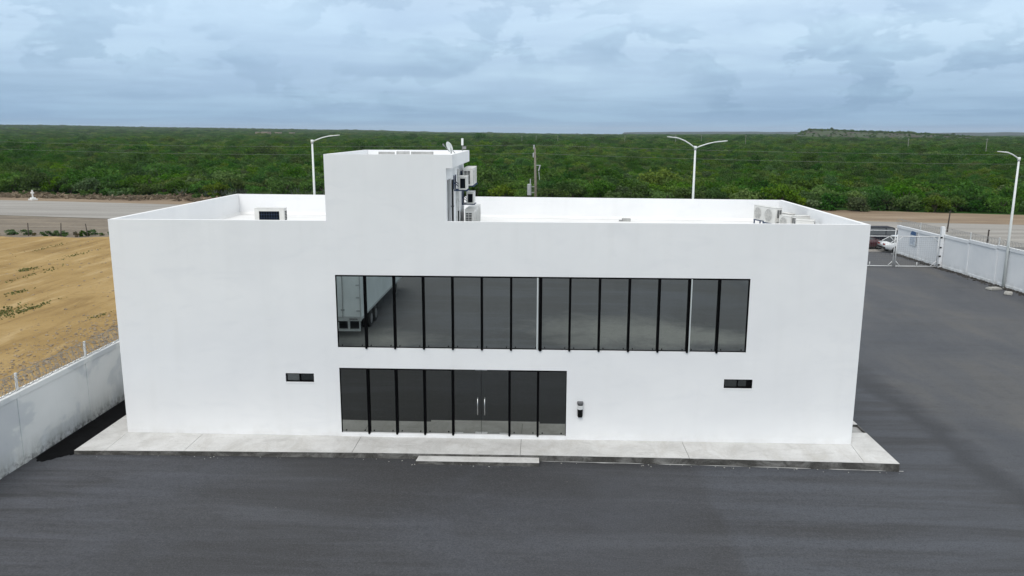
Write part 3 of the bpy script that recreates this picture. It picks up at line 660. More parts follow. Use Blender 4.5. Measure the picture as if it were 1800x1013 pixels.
# ------------------------------------------------------------------ boundary walls
def razor(name, P0, P1, parent, rad=.27, pitch=.17):
    P0, P1 = Vector(P0), Vector(P1); L = (P1 - P0).length; d = (P1 - P0).normalized(); s = d.cross(Vector((0, 0, 1))).normalized(); up = Vector((0, 0, 1))
    mb = MB(); nl = int(L / pitch); pts = []
    for k in range(nl * 12 + 1):
        a = 2 * math.pi * k / 12; rr = rad * (1 + .10 * mnoise.noise((k * .05, 0, 0)))
        pts.append(P0 + d * (k / 12 * pitch + .05 * math.sin(a * .5)) + s * math.cos(a) * rr + up * (math.sin(a) * rr))
    mb.tube(pts, .008, 3, cap=False)
    for hz in (-.12, .12): mb.tube([P0 + up * hz, P1 + up * hz], .005, 3)
    return mb.build(name, 'galvanised', parent)
lw = empty('boundary_wall', (-2.1, 0, .13), 0, 'stained pale boundary wall with razor wire between yard and soil field', 'wall'); lw.location = (0, 0, 0)
sp = 3.86; y0 = -2.33 - 5 * sp; nseg = 17
for k in range(nseg):
    a, c = y0 + k * sp, y0 + (k + 1) * sp
    mb = MB(); mb.box((-2.32, a + .13, .05), (-2.125, c - .13, 2.335)); mb.build('wall_panel', 'stained_wall_paint', lw)
    mb = MB(); mb.box((-2.35, a - .128, .05), (-2.10, a + .128, 2.335)); bevel(mb.build('pilaster', 'stained_wall_paint', lw), .01)
    mb = MB(); mb.box((-2.36, a + .003, 2.337), (-2.088, c - .003, 2.52)); bevel(mb.build('coping', 'stained_wall_paint', lw), .012)
    mb = MB(); mb.box((-2.26, a + .08, 2.521), (-2.20, a + .14, 3.10)); mb.box((-2.29, a + .05, 2.5205), (-2.17, a + .17, 2.535)); mb.build('post', 'white_metal', lw)
razor('razor_wire', (-2.24, y0, 2.80), (-2.24, y0 + nseg * sp, 2.80), lw)

def rwx(y): return 46.25 + (46 - y) * .048        # face of the right wall
rw = empty('boundary_wall', (0, 0, 0), 0, 'white boundary wall with razor wire running from the gate post towards the lamp', 'wall')
rw2 = empty('boundary_wall', (0, 0, 0), 0, 'white wall carrying the blue notice beyond the gate', 'wall')
def rwall(parent, ya, yb, nseg, top):
    for k in range(nseg):
        a, c = ya + (yb - ya) * k / nseg, ya + (yb - ya) * (k + 1) / nseg
        zt = top((a + c) / 2)
        M = Matrix.Translation((rwx((a + c) / 2), (a + c) / 2, 0)) @ Matrix.Rotation(math.atan(.048), 4, 'Z'); L = abs(c - a) / 2 * 1.0012
        M2 = M @ Matrix.Shear('XY', 4, (0, 0))
        mb = MB(); mb.box((.03, -L + .14, -.05), (.20, L - .14, zt - .24), 0, M); mb.build('wall_panel', 'white_wall_paint', parent)
        mb = MB(); mb.box((-.02, -L - .138, -.05), (.24, -L + .138, zt - .24), 0, M); bevel(mb.build('pilaster', 'white_wall_paint', parent), .01)
        mb = MB(); mb.box((-.01, -L + .14, .0), (.22, L - .14, .22), 0, M); mb.build('footing', 'white_wall_paint', parent)
        mb = MB(); mb.box((-.035, -L + .002, zt - .238), (.25, L - .002, zt), 0, M)
        for i in range(8): pass
        bevel(mb.build('coping', 'white_wall_paint', parent), .012)
        mb = MB(); mb.box((.08, -L - .03, zt + .001), (.14, -L + .03, zt + .62), 0, M); mb.build('post', 'white_metal', parent)
top = lambda y: 2.62 + .24 * sstep(39, 28, y) * -1 if False else 2.62 + .25 * min(1, max(0, (39 - y) / 11))
rwall(rw, 38.45, 14.0, 7, top)
rwall(rw2, 46.0, 38.47, 2, lambda y: 2.56)
razor('razor_wire', (rwx(38) + .11, 38, 2.95), (rwx(14) + .11, 14, 3.15), rw)
razor('razor_wire', (rwx(46) + .11, 46, 2.86), (rwx(38.8) + .11, 38.8, 2.88), rw2)
# gate post with hinges
gp = empty('gate_post', (46.50, 38.42, 0), 0, 'tall white gate post with four black hinges', 'post')
mb = MB(); mb.box((-.13, -.13, -.05), (.13, .13, 3.32)); bevel(mb.build('shaft', 'white_wall_paint', gp), .012)
for z in (.25, .95, 1.65, 2.45): mb = MB(); mb.box((-.19, -.165, z - .05), (-.02, -.132, z + .05)); mb.tube([(-.17, -.16, z - .07), (-.17, -.16, z + .07)], .028, 8); mb.build('hinge', 'black_plastic', gp)
# notice
nt = empty('notice', (rwx(43.1) - .02, 43.05, 1.1), 0, 'white notice with blue heading fixed to the wall beyond the gate', 'sign')
mb = MB(); mb.box((-.02, -.58, .04), (-.002, .58, 1.30)); mb.build('board', 'sign_white', nt)
mb = MB(); mb.quad((-.024, .52, .93), (-.024, -.52, .93), (-.024, -.52, 1.24), (-.024, .30, 1.28)); mb.build('heading', 'sign_blue', nt)
for k in range(7): mb = MB(); mb.quad((-.024, .46, .78 - k * .10), (-.024, -.44 + .1 * (k % 3), .78 - k * .10), (-.024, -.44 + .1 * (k % 3), .83 - k * .10), (-.024, .46, .83 - k * .10)); mb.build('text_line', 'sign_text', nt)

# gate leaves (local: hinge side at x=0, leaf extends to -x)
def gate_leaf(loc, wd, ztop, rz, label, mirror=1, extra=None):
    g = empty('gate_leaf', loc, rz, label, 'gate'); s = mirror; mb = MB(); r_ = .038
    mb.tube([(0, 0, .04), (0, 0, ztop)], r_, 8); mb.tube([(-s * wd, 0, .04), (-s * wd, 0, ztop + .12)], r_ * 1.15, 8)
    mb.tube([(0, 0, .09), (-s * wd, 0, .09)], r_, 8); mb.tube([(0, 0, 2.50), (-s * wd, 0, 2.50)], r_, 8)
    if ztop > 2.8: mb.tube([(0, 0, ztop - .05), (-s * wd, 0, ztop - .05)], r_ * .8, 8)
    mb.build('frame', 'white_metal', g, True)
    for (xa, za, xb, zb) in ((0, .55, .48, .09), (wd, .55, wd - .42, .09), (wd, 2.05, wd - .42, 2.50), (0, 2.05, .48, 2.50)): mb = MB(); mb.tube([(-s * xa, 0, za), (-s * xb, 0, zb)], r_ * .8, 8); mb.build('corner_brace', 'white_metal', g, True)
    mb = MB(); mb.tube([(-s * wd * .47, 0, .09), (-s * wd * .47, 0, .42)], .035, 8); mb.build('stub', 'white_metal', g, True)
    mb = MB(); k = .17
    while k < wd: mb.tube([(-s * k, 0, .09), (-s * k, 0, 2.50)], .003, 3); k += .17
    z = .25
    while z < 2.5: mb.tube([(0, 0, z), (-s * wd, 0, z)], .003, 3); z += .17
    mb.build('wire_mesh', 'galvanised', g)
    return g
gl = gate_leaf((46.28, 38.45, 0), 3.28, 2.52, 0, 'white mesh gate leaf hinged on the tall gate post')
g2 = gate_leaf((39.42, 38.62, 0), 3.44, 3.02, R(-2), 'white mesh gate leaf half hidden behind the building corner', -1)
mb = MB(); mb.tube([(3.37, -.05, .0), (3.37, -.05, .62)], .018, 6); mb.build('drop_bolt', 'galvanised', g2); mb = MB(); mb.box((3.22, -.09, 1.02), (3.40, -.03, 1.16)); mb.build('lock_box', 'galvanised', g2)

# concrete blocks and rubble at the wall foot
for (x, y, rz, sx, label) in ((45.86, 29.35, .5, .55, 'flat concrete block lying below the lamp pole, nearer the gate'), (45.95, 27.75, 1.0, .45, 'flat concrete block lying below the wall, farther from the gate')):
    mb = MB(); mb.box((-sx, -.24, 0), (sx, .24, .13)); mb.box((-sx * .9, -.20, .13), (sx * .85, .19, .17)); o = bevel(mb.build('concrete_block', 'block_concrete'), .03, 2); o.location = (x, y, 0); o.rotation_euler = (.04, .05, rz); tag(o, label, 'block', 'loose blocks at the wall foot')
mb = MB()
for k in range(900):
    y = random.uniform(20, 45.5); x = rwx(y) - abs(random.gauss(.12, .22)); r_ = random.uniform(.02, .07); M = Matrix.Translation((x, y, r_ * .3)) @ Matrix.Rotation(random.random() * 6, 4, 'Z') @ Matrix.Rotation(random.random(), 4, 'X'); mb.box((-r_ * 1.3, -r_, -r_ * .6), (r_ * 1.3, r_, r_ * .6), 0, M)
tag(mb.build('rubble', 'dark_rubble'), 'dark rubble along the foot of the white wall', 'rubble', kind='stuff')

# ------------------------------------------------------------------ street lamps
def street_lamp(loc, h, arms, label, base=True):
    l = empty('street_lamp', loc, 0, label, 'street lamp', 'white street lamps around the yard')
    mb = MB(); mb.tube([(0, 0, 0), (0, 0, h * .5), (0, 0, h)], [.105, .085, .062], 12); mb.tube([(0, 0, h - .15), (0, 0, h + .10)], .095, 12); mb.build('pole', 'lamp_white', l, True)
    mb = MB(); mb.box((-.2, -.2, 0), (.2, .2, .03)); mb.build('base_plate', 'lamp_white', l)
    for (dx_, dy_, L, rise) in arms:
        mb = MB(); pts = [(dx_ * L * t_, dy_ * L * t_, h - .05 + rise * (1 - (1 - t_) ** 1.7)) for t_ in (0, .25, .5, .75, .92)]; mb.tube(pts, [.045, .042, .04, .036, .034], 8); arm = mb.build('arm', 'lamp_white', l, True)
        a = Vector(pts[-1]); ang = math.atan2(dy_, dx_); M = Matrix.Translation(a) @ Matrix.Rotation(ang, 4, 'Z') @ Matrix.Rotation(R(-6), 4, 'Y')
        mb = MB(); mb.box((-.08, -.07, -.035), (.12, .07, .045), 0, M); mb.box((.12, -.13, -.03), (.52, .13, .03), 0, M); mb.box((.52, -.10, -.025), (.60, .10, .022), 0, M); bevel(mb.build('luminaire', 'lamp_white', arm), .012)
    return l
street_lamp((-1.62, 30, .1), 9.85, [(1, .05, 1.45, .42)], 'single arm white street lamp rising behind the parapet beside the stair tower')
street_lamp((24.98, 30, 0), 9.62, [(-1, .1, 1.45, .72), (1, .1, 1.75, .45)], 'double arm white street lamp rising behind the roof parapet')
street_lamp((rwx(30.1) - .10, 30.1, 0), 8.95, [(-1, 0, .95, .48)], 'single arm white street lamp standing against the boundary wall')

# ------------------------------------------------------------------ roof equipment
def ac_unit(name, loc, rz, wd, dp, ht, label, style='fan', stand=0.0, bracket=None):
    """local: front (fan) faces -y, width along x, base at z=0"""
    u = empty(name, loc, rz, label, 'air conditioner', 'air conditioning units on the roof')
    mb = MB(); s = stand; mb.box((-wd / 2, -dp / 2, s), (wd / 2, dp / 2, s + ht)); bevel(mb.build('casing', 'unit_white', u), .02, 2)
    mb = MB(); mb.box((-wd / 2 - .012, -dp / 2 - .012, s + ht + .001), (wd / 2 + .012, dp / 2 + .012, s + ht + .022)); bevel(mb.build('lid', 'unit_white', u), .01)
    y = -dp / 2 - .004
    if style == 'fan':
        cx = -wd * .10; cz = s + ht * .5; rr = min(ht, wd) * .40; mb = MB(); n = 24
        mb.quad(*[(cx + rr * math.cos(2 * math.pi * k / n), y, cz + rr * math.sin(2 * math.pi * k / n)) for k in range(n)]); mb.build('fan_opening', 'unit_fan_grey', u)
        mb = MB()
        for q in (1, .8, .6, .4, .2): mb.tube([(cx + rr * q * math.cos(2 * math.pi * k / 24), y - .012, cz + rr * q * math.sin(2 * math.pi * k / 24)) for k in range(25)], .006, 4, cap=False)
        for k in range(8): a = 2 * math.pi * k / 8; mb.tube([(cx, y - .012, cz), (cx + rr * math.cos(a), y - .012, cz + rr * math.sin(a))], .006, 4)
        mb.build('fan_guard', 'unit_white', u)
    if style in ('coil', 'both'):
        mb = MB(); mb.quad((-wd * .34, y, s + .09), (wd * .34, y, s + .09), (wd * .34, y, s + ht - .10), (-wd * .34, y, s + ht - .10)); mb.build('coil', 'unit_dark', u)
        mb = MB()
        for k in range(1, 5): z = s + .09 + (ht - .19) * k / 5; mb.box((-wd * .34, y - .010, z - .003), (wd * .34, y - .004, z + .003))
        for k in range(1, 8): x = -wd * .34 + wd * .68 * k / 8; mb.box((x - .003, y - .016, s + .09), (x + .003, y - .0105, s + ht - .10))
        mb.build('coil_guard', 'bracket_blue', u)
    # side grilles
    for sgn in (-1, 1):
        x = sgn * (wd / 2 + .004)
        if style == 'dark_end' :
            mb = MB(); q = [(x, -dp * .34, s + .06), (x, dp * .30, s + .06), (x, dp * .30, s + ht - .05), (x, -dp * .34, s + ht - .05)]; mb.quad(*(q if sgn > 0 else q[::-1])); mb.build('end_coil', 'unit_dark', u)
        else:
            for cc in (-.21, .12):
                mb = MB(); n = 11
                for k in range(n):
                    z = s + ht * (.10 + .80 * k / n); mb.box((x - .003, dp * cc, z), (x + .004, dp * (cc + .27), z + ht * .045))
                mb.build('end_grille', 'unit_dark', u)
    if stand:
        mb = MB()
        for sx in (-1, 1):
            for sy in (-1, 1): mb.box((sx * wd * .42 - .02, sy * dp * .45 - .02, 0), (sx * wd * .42 + .02, sy * dp * .45 + .02, s - .041))
            mb.box((sx * wd * .42 - .02, -dp * .55, s - .04), (sx * wd * .42 + .02, dp * .55, s - .002))
        mb.box((-wd * .40, -dp * .45 - .018, s - .038), (wd * .40, -dp * .45 + .018, s - .004)); mb.build('stand', 'bracket_blue', u)
    if bracket is not None:
        for sx in (-.36, .36):
            mb = MB(); X = sx * wd; yb = dp / 2 + bracket
            mb.box((X - .02, -dp / 2 - .04, -.045), (X + .02, yb, -.004)); mb.box((X - .02, yb - .035, -.02), (X + .02, yb, .50)); mb.tube([(X, -dp * .1, -.03), (X, yb - .02, .25)], .016, 6)
            mb.build('bracket', 'bracket_blue', u)
    # pipe stub and badge
    mb = MB(); mb.box((wd / 2 + .001, -dp * .2, s + .08), (wd / 2 + .035, .0, s + .22)); mb.build('valve_cover', 'unit_white', u)
    return u
ac_unit('condenser_unit', (3.78, 5.0, DECK), R(2), 1.16, .42, .84, 'wide condenser with dark coil alone on the roof left of the tower', 'coil')
# on the tower side: width along Y, front (fan) facing +x  -> rz = +90deg
Q = R(90)
def side_ac(x0, x1, y0_, y1_, z0, z1, label, style, br=True): ac_unit('condenser_unit', ((x0 + x1) / 2, (y0_ + y1_) / 2, z0), Q, y1_ - y0_, x1 - x0, z1 - z0, label, style, 0.0, (x0 - TX1 - .004) if br else None)
side_ac(11.50, 11.78, 2.1, 2.85, 8.65, 9.10, 'small condenser on a blue bracket nearest the roof door', 'dark_end')
side_ac(11.49, 11.85, 3.9, 4.75, 8.68, 9.30, 'large condenser high on the tower side, nearer of the pair', 'fan')
side_ac(11.49, 11.85, 4.85, 5.70, 8.68, 9.31, 'large condenser high on the tower side, farther of the pair', 'fan')
side_ac(11.50, 11.79, 5.0, 5.75, 7.90, 8.34, 'small condenser on the lower blue bracket of the tower', 'dark_end')
side_ac(11.50, 11.87, 4.3, 5.2, DECK + .04, 7.72, 'roof standing condenser at the tower foot, nearest of three', 'fan', False)
side_ac(11.50, 11.87, 5.32, 6.2, DECK + .04, 7.70, 'roof standing condenser at the tower foot, middle of three', 'fan', False)
side_ac(11.50, 11.87, 6.5, 7.4, DECK + .04, 7.66, 'roof standing condenser at the tower foot, farthest of three', 'fan', False)
# right end of the roof
ac_unit('condenser_unit', (23.62, 7.60, DECK), R(-70), .74, .32, .58, 'tall condenser on a blue stand by the rear parapet', 'fan', .24)
ac_unit('condenser_unit', (23.80, 6.68, DECK), R(-70), .74, .32, .62, 'tall condenser on a blue stand in front of the rearmost one', 'fan', .22)
ac_unit('condenser_unit', (24.12, 5.75, DECK), R(-66), .66, .30, .50, 'small condenser in the middle of the row by the side parapet', 'fan', .10)
ac_unit('condenser_unit', (24.52, 5.35, DECK), R(20), .62, .34, .60, 'condenser against the side parapet at the row end', 'plain', .04)
ac_unit('condenser_unit', (24.30, 4.2, DECK), R(-25), .66, .34, .56, 'front condenser of the row, barely above the facade parapet', 'plain', .04)
ac_unit('condenser_unit', (24.62, 7.35, DECK), R(-80), .60, .28, .46, 'smallest condenser standing alone in the rear roof corner', 'fan', .08)
# refrigerant lines along the roof
mb = MB()
for k in range(5): mb.tube([(24.0 + .05 * k, 6.3 - .1 * k, DECK + .25), (24.35 + .03 * k, 6.1 - .12 * k, DECK + .30 + .03 * k), (24.6, 5.9 - .13 * k, DECK + .10), (24.72, 5.6, DECK + .03)], .022, 6)
tag(mb.build('refrigerant_lines', 'pipe_black'), 'bundle of dark refrigerant pipes between the roof condensers', 'pipe')
mb = MB(); mb.tube([(22.2, 7.4, DECK + .06), (23.3, 7.5, DECK + .06)], .015, 6); tag(mb.build('roof_conduit', 'pipe_black'), 'thin conduit running to the rear condenser', 'pipe')
# vent on right roof
vt = empty('roof_drain', (18.15, 8.9, DECK), 0, 'small grey drain box on the roof below the rear parapet', 'drain'); mb = MB(); mb.box((-.20, -.10, .0), (.16, .12, .12)); mb.build('box', 'patch_grey', vt); mb = MB(); mb.box((-.34, -.06, .0), (-.201, .06, .05)); mb.build('spout', 'galvanised', vt)
# tower roof box
mb = MB(); mb.box((-.22, -.12, 0), (.22, .12, .09)); o = bevel(mb.build('roof_hatch', 'patch_grey'), .01); o.location = (10.2, .35, 9.80); tag(o, 'small grey box on the stair tower roof edge', 'box')
o.location = (10.15, 1.2, 9.607); o.scale = (1, 1, 3.0)
# pipes on the tower side
for (y, x, r_, zt, mn, label) in ((1.42, .05, .035, 9.05, 'pipe_black', 'black downpipe beside the roof door'), (1.72, .04, .025, 8.7, 'pipe_white', 'white conduit running down the tower side'), (2.9, .04, .028, 8.62, 'pipe_white', 'white conduit below the small bracket condenser'), (3.25, .05, .035, 7.8, 'pipe_black', 'black insulated pipe low on the tower side'), (3.45, .05, .04, 9.3, 'pipe_white', 'thick white riser beside the large condensers')):
    mb = MB(); X = TX1 + x; mb.tube([(X, y, DECK + .02), (X, y, zt - .1), (X, y + .03, zt)], r_, 8)
    for z in np.arange(DECK + .5, zt - .2, .8): mb.box((TX1 + .002, y - .06, z - .012), (X + r_ + .01, y + .06, z + .012))
    tag(mb.build('tower_pipe', mn, smooth=False), label, 'pipe')
# satellite dish
ds = empty('satellite_dish', (11.30, 1.35, TZ), R(-48), 'white satellite dish on the corner of the stair tower roof', 'satellite dish'); n = 20; mb = MB()
i0 = 0
M = Matrix.Translation((0, -.02, .23)) @ Matrix.Rotation(R(24), 4, 'X')
for j, (rr, dd) in enumerate(((.0, .045), (.07, .04), (.12, .028), (.17, .01), (.185, 0))):
    for k in range(n): mb.v.append(tuple(M @ Vector((rr * .9 * math.cos(2 * math.pi * k / n), dd, rr * math.sin(2 * math.pi * k / n)))))
for j in range(4):
    for k in range(n): a = j * n + k; c = j * n + (k + 1) % n; mb.f.append((a, c, c + n, a + n)); mb.m.append(0)
o = mb.build('reflector', 'lamp_white', ds, True); md = o.modifiers.new('solid', 'SOLIDIFY'); md.thickness = .012
mb = MB(); mb.tube([(0, .05, 0), (0, .04, .24)], .018, 8); mb.tube([(-.12, .12, .01), (0, .05, .16)], .012, 6); mb.tube([(.12, .12, .01), (0, .05, .16)], .012, 6); mb.build('mast', 'galvanised', ds)
mb = MB(); mb.tube([(0, -.02, .06), (0, -.26, .28)], .010, 6); mb.tube([(0, -.24, .26), (0, -.29, .32)], .025, 8); mb.build('feed_arm', 'galvanised', ds)
an = empty('antenna', (11.40, 4.6, TZ), 0, 'small grey panel antenna on a mast behind the dish', 'antenna'); mb = MB(); mb.tube([(0, 0, 0), (0, 0, .42)], .014, 6); mb.build('mast', 'galvanised', an); mb = MB(); mb.box((-.04, -.03, .22), (.04, .03, .48)); mb.build('panel', 'lamp_white', an); mb = MB(); mb.box((.02, -.05, .08), (.14, .05, .18)); mb.build('junction_box', 'galvanised', an)

# ------------------------------------------------------------------ cars beyond the gate
def car(name, loc, rz, paintn, L, Wd, Ht, label, suv=False):
    """local +x is forward"""
    c = empty(name, loc, rz, label, 'car', 'cars parked beyond the gate'); hw = Wd / 2
    if not suv: prof = [(-.5, .50, .78), (-.485, .38, .90), (-.40, .26, .955), (-.28, .22, .96), (-.05, .20, .93), (.20, .20, .92), (.30, .22, .88), (.42, .24, .78), (.485, .30, .66), (.5, .40, .58)]; gh = [(-.40, .95), (-.24, Ht), (.02, Ht + .01), (.26, .90)]
    else: prof = [(-.5, .50, .95), (-.49, .40, 1.05), (-.40, .28, 1.08), (-.2, .25, 1.07), (.1, .25, 1.06), (.25, .25, 1.04), (.34, .27, 1.0), (.45, .30, .92), (.492, .38, .8), (.5, .48, .7)]; gh = [(-.475, 1.05), (-.43, Ht), (.06, Ht), (.24, 1.03)]
    mb = MB(); rows = []
    for (u_, zl, zh) in prof:
        k = 1 - .16 * max(0, abs(u_) - .36) / .14
        rows.append([(u_ * L, s * hw * k * wv, z) for s in (-1, 1) for wv, z in ((.86, zl), (1.0, zl + .12), (1.0, zl + (zh - zl) * .65), (.93, zh))])
    n = 8; order = [0, 1, 2, 3, 7, 6, 5, 4]
    for rr in rows: mb.v += [rr[k] for k in order]
    for a in range(len(rows) - 1):
        for k in range(n): mb.f.append((a * n + k, a * n + (k + 1) % n, (a + 1) * n + (k + 1) % n, (a + 1) * n + k)); mb.m.append(0)
    mb.f.append(tuple(range(n - 1, -1, -1))); mb.m.append(0); mb.f.append(tuple((len(rows) - 1) * n + k for k in range(n))); mb.m.append(0)
    mb.build('body', paintn, c, True)
    mb = MB(); g = [(u_ * L, s * hw * (.91 if i in (0, 3) else .70), z) for i, (u_, z) in enumerate(gh) for s in (-1, 1)]
    mb.v += g
    for f in ((0, 2, 4, 6), (7, 5, 3, 1)): mb.f.append(f); mb.m.append(0)
    for f in ((0, 1, 3, 2), (4, 5, 7, 6)): mb.f.append(f); mb.m.append(0)
    mb.build('glasshouse', 'vehicle_glass', c)
    mb = MB(); (x1, z1), (x2, z2) = (gh[1][0] * L, gh[1][1]), (gh[2][0] * L, gh[2][1])
    mb.box((x1 - .05, -hw * .72, z1 - .015), (x2 + .05, hw * .72, max(z1, z2) + .035)); bevel(mb.build('roof', paintn, c), .03, 3)
    for s in (-1, 1):
        for (ua, ub) in ((0, 1), (2, 3)): mb = MB(); mb.tube([(gh[ua][0] * L, s * hw * (.92 if ua == 0 else .71), gh[ua][1]), (gh[ub][0] * L, s * hw * (.71 if ub == 1 else .92), gh[ub][1])], .04, 6); mb.build('pillar', paintn, c)
        mb = MB(); mb.tube([(-.08 * L, s * hw * .72, Ht - .01), (-.09 * L, s * hw * .925, .95)], .035, 6); mb.build('pillar', paintn, c)
    for sx in (-.30, .31):
        for s in (-1, 1):
            wh = empty('wheel', (sx * L, s * (hw - .10), .32)); wh.parent = c; mb = MB()
            mb.tube([(0, -.11, 0), (0, -.085, 0), (0, .085, 0), (0, .11, 0)], [.27, .32, .32, .27], 20); mb.build('tyre', 'rubber', wh); mb = MB(); mb.tube([(0, s * .10, 0), (0, s * .118, 0)], .20, 16); mb.build('rim', 'rim_grey', wh)
    for s in (-1, 1):
        mb = MB(); mb.box((-.5 * L - .012, s * hw * .55 - .16, .70), (-.47 * L, s * hw * .55 + .22 * (1 if s < 0 else .7), .84)); mb.build('tail_light', 'tail_red', c)
    mb = MB(); mb.box((-.5 * L - .03, -hw * .75, .42), (-.48 * L, hw * .75, .54)); mb.build('bumper_trim', 'black_plastic', c)
    return c
car('parked_car', (47.75, 47.15, -.02), R(3), 'paint_white', 4.6, 1.80, 1.42, 'white saloon car parked beyond the gate by the wall end')
car('parked_car', (44.5, 49.3, -.02), R(4), 'paint_red', 4.3, 1.76, 1.40, 'dark red car parked left of the white saloon')
car('parked_car', (47.9, 51.9, -.02), R(2), 'paint_black', 5.0, 1.95, 1.72, 'black sport utility vehicle parked behind the white saloon', True)
car('parked_car', (43.0, 52.6, -.02), R(2), 'paint_dark', 4.9, 1.92, 1.66, 'dark grey sport utility vehicle parked behind the red car', True)

# ------------------------------------------------------------------ semi trailer (stands beside the drone, seen in the mirrored band)
tr = empty('semi_trailer', (3.91, -13.75, 0.02), 0, 'white box semi trailer parked in the yard, mirrored in the window band', 'trailer')
TW, TL, F0, F1 = 1.22, 14.0, 1.11, 3.76
mb = MB(); mb.box((-TW, -TL, F0), (TW, -.06, F1)); bevel(mb.build('box_body', 'trailer_panel', tr), .02)
for s in (-1, 1):
    mb = MB(); a, c = (0.01, TW - .05) if s > 0 else (-TW + .05, -.01); mb.box((a, -.055, F0 + .06), (c, -.01, F1 - .06)); dd = bevel(mb.build('rear_door', 'trailer_panel', tr), .01)
    for z in (1.5, 2.2, 2.85, 3.5): mb = MB(); mb.box((s * (TW - .16) - .07, -.009, z - .035), (s * (TW - .16) + .11, .02, z + .035)); mb.build('hinge', 'trailer_trim', dd)
    mb = MB(); mb.tube([(s * .28, .02, F0 + .04), (s * .28, .02, F1 - .1)], .017, 6); mb.box((s * .28 - .10, .0, 1.52), (s * .28 + .10, .045, 1.57)); mb.build('lock_bar', 'galvanised', dd)
    mb = MB(); mb.box((s * .82 - .2, .0, F0 - .10), (s * .82 + .2, .03, F0 - .02)); mb.build('tail_light', 'trailer_steel', tr)
mb = MB(); mb.box((-TW, -.058, F0 - .16), (TW, .0, F0 + .05)); mb.box((-TW, -.058, F1 - .05), (TW, .0, F1 + .003)); mb.box((-TW, -.056, F0 + .05), (-TW + .05, -.002, F1 - .05)); mb.box((TW - .05, -.056, F0 + .05), (TW, -.002, F1 - .05)); mb.build('rear_frame', 'trailer_trim', tr)
mb = MB(); mb.box((-1.15, -.10, .42), (1.15, .0, .53)); mb.box((-.62, -.10, .53), (-.52, -.02, F0 - .16)); mb.box((.52, -.10, .53), (.62, -.02, F0 - .16)); mb.box((-1.15, -.10, .53), (-1.09, -.02, F0 - .16)); mb.box((1.09, -.10, .53), (1.15, -.02, F0 - .16)); mb.build('underride_guard', 'trailer_trim', tr)
mb = MB(); mb.box((-.07, .002, .55), (.07, .01, .9)); mb.build('plate_bracket', 'trailer_panel', tr)
for s in (-1, 1): mb = MB(); mb.box((s * TW - .012 if s > 0 else -TW - .02, -TL, F0 - .10), (TW + .02 if s > 0 else -TW + .012, -.06, F0 + .02)); mb.build('side_rail', 'trailer_trim', tr)
for s in (-1, 1): mb = MB(); mb.box((s * .485 - .065, -TL + .5, F0 - .28), (s * .485 + .065, -.2, F0 - .002)); mb.build('chassis_rail', 'trailer_steel', tr)
for ax in (-2.6, -3.85):
    for s in (-1, 1):
        wh = empty('wheel', (s * .98, ax, .50)); wh.parent = tr; mb = MB()
        mb.tube([(-.26, 0, 0), (-.22, 0, 0), (.22, 0, 0), (.26, 0, 0)], [.42, .50, .50, .42], 24); mb.build('tyre', 'rubber', wh); mb = MB(); mb.tube([(s * .24, 0, 0), (s * .272, 0, 0)], .27, 16); mb.build('rim', 'rim_grey', wh)
    mb = MB(); mb.tube([(-.9, ax, .5), (.9, ax, .5)], .08, 8); mb.build('axle', 'trailer_steel', tr)
for s in (-1, 1): mb = MB(); mb.box((s * .95 - .07, -11.6, .06), (s * .95 + .07, -11.45, F0 - .002)); mb.box((s * .95 - .16, -11.7, 0), (s * .95 + .16, -11.35, .06)); mb.build('landing_leg', 'trailer_steel', tr)
mb = MB(); mb.box((1.05, -6.9, .45), (1.09, -5.0, F0 - .1)); mb.build('mudflap', 'rubber', tr)

# ------------------------------------------------------------------ utility pole, lines, distant poles
up = empty('utility_pole', (13.7, 84, -.05), 0, 'weathered utility pole with transformer behind the building', 'utility pole')
mb = MB(); mb.tube([(0, 0, 0), (-.06, 0, 4), (-.18, 0, 8.55)], [.20, .175, .13], 10); mb.build('pole', 'wood_pole', up, True)
mb = MB(); mb.tube([(-.9, -.1, 2.1), (-.9, -.1, 3.5)], .29, 14); mb.tube([(-.9, -.1, 3.5), (-.9, -.1, 3.62)], [.31, .2], 14); mb.tube([(-.75, -.1, 3.6), (-.75, -.1, 4.3)], .08, 8); t_ = mb.build('transformer', 'transformer_grey', up, False)
mb = MB(); mb.box((-.62, -.14, 2.4), (-.1, -.06, 2.5)); mb.box((-.62, -.14, 3.2), (-.1, -.06, 3.3)); mb.build('transformer_bracket', 'galvanised', up)
mb = MB(); mb.box((0, -.05, 6.1), (.65, .05, 6.2)); mb.tube([(.55, -.05, 6.1), (.35, -.08, 5.4)], .09, 6); mb.tube([(.38, 0, 5.3), (.5, 0, 4.2)], .05, 6); mb.build('fuse_cutout', 'transformer_grey', up)
for (x, z) in ((-.30, 8.62), (-.36, 7.55)):
    mb = MB(); mb.tube([(x, 0, z - .35), (x, 0, z - .2), (x, 0, z), (x, 0, z + .15), (x, 0, z + .3)], [.07, .12, .10, .12, .05], 10); mb.build('insulator', 'transformer_grey', up)
def wire(a, c, sag, label, r_=.008):
    a, c = Vector(a), Vector(c); mb = MB(); n = 24
    mb.tube([a.lerp(c, k / n) - Vector((0, 0, sag * 4 * (k / n) * (1 - k / n))) for k in range(n + 1)], r_, 4); return tag(mb.build('power_line', 'galvanised'), label, 'cable', 'power lines above the scrub')
for z, nm in ((8.85, 'upper'), (7.70, 'lower')):
    wire((13.4, 84, z), (-92, 100, z + .6), .75, f'{nm} power line running from the pole towards the cross side of the road'); wire((13.4, 84, z), (112, 68, z - .2), .7, f'{nm} power line running from the pole past the double lamp')
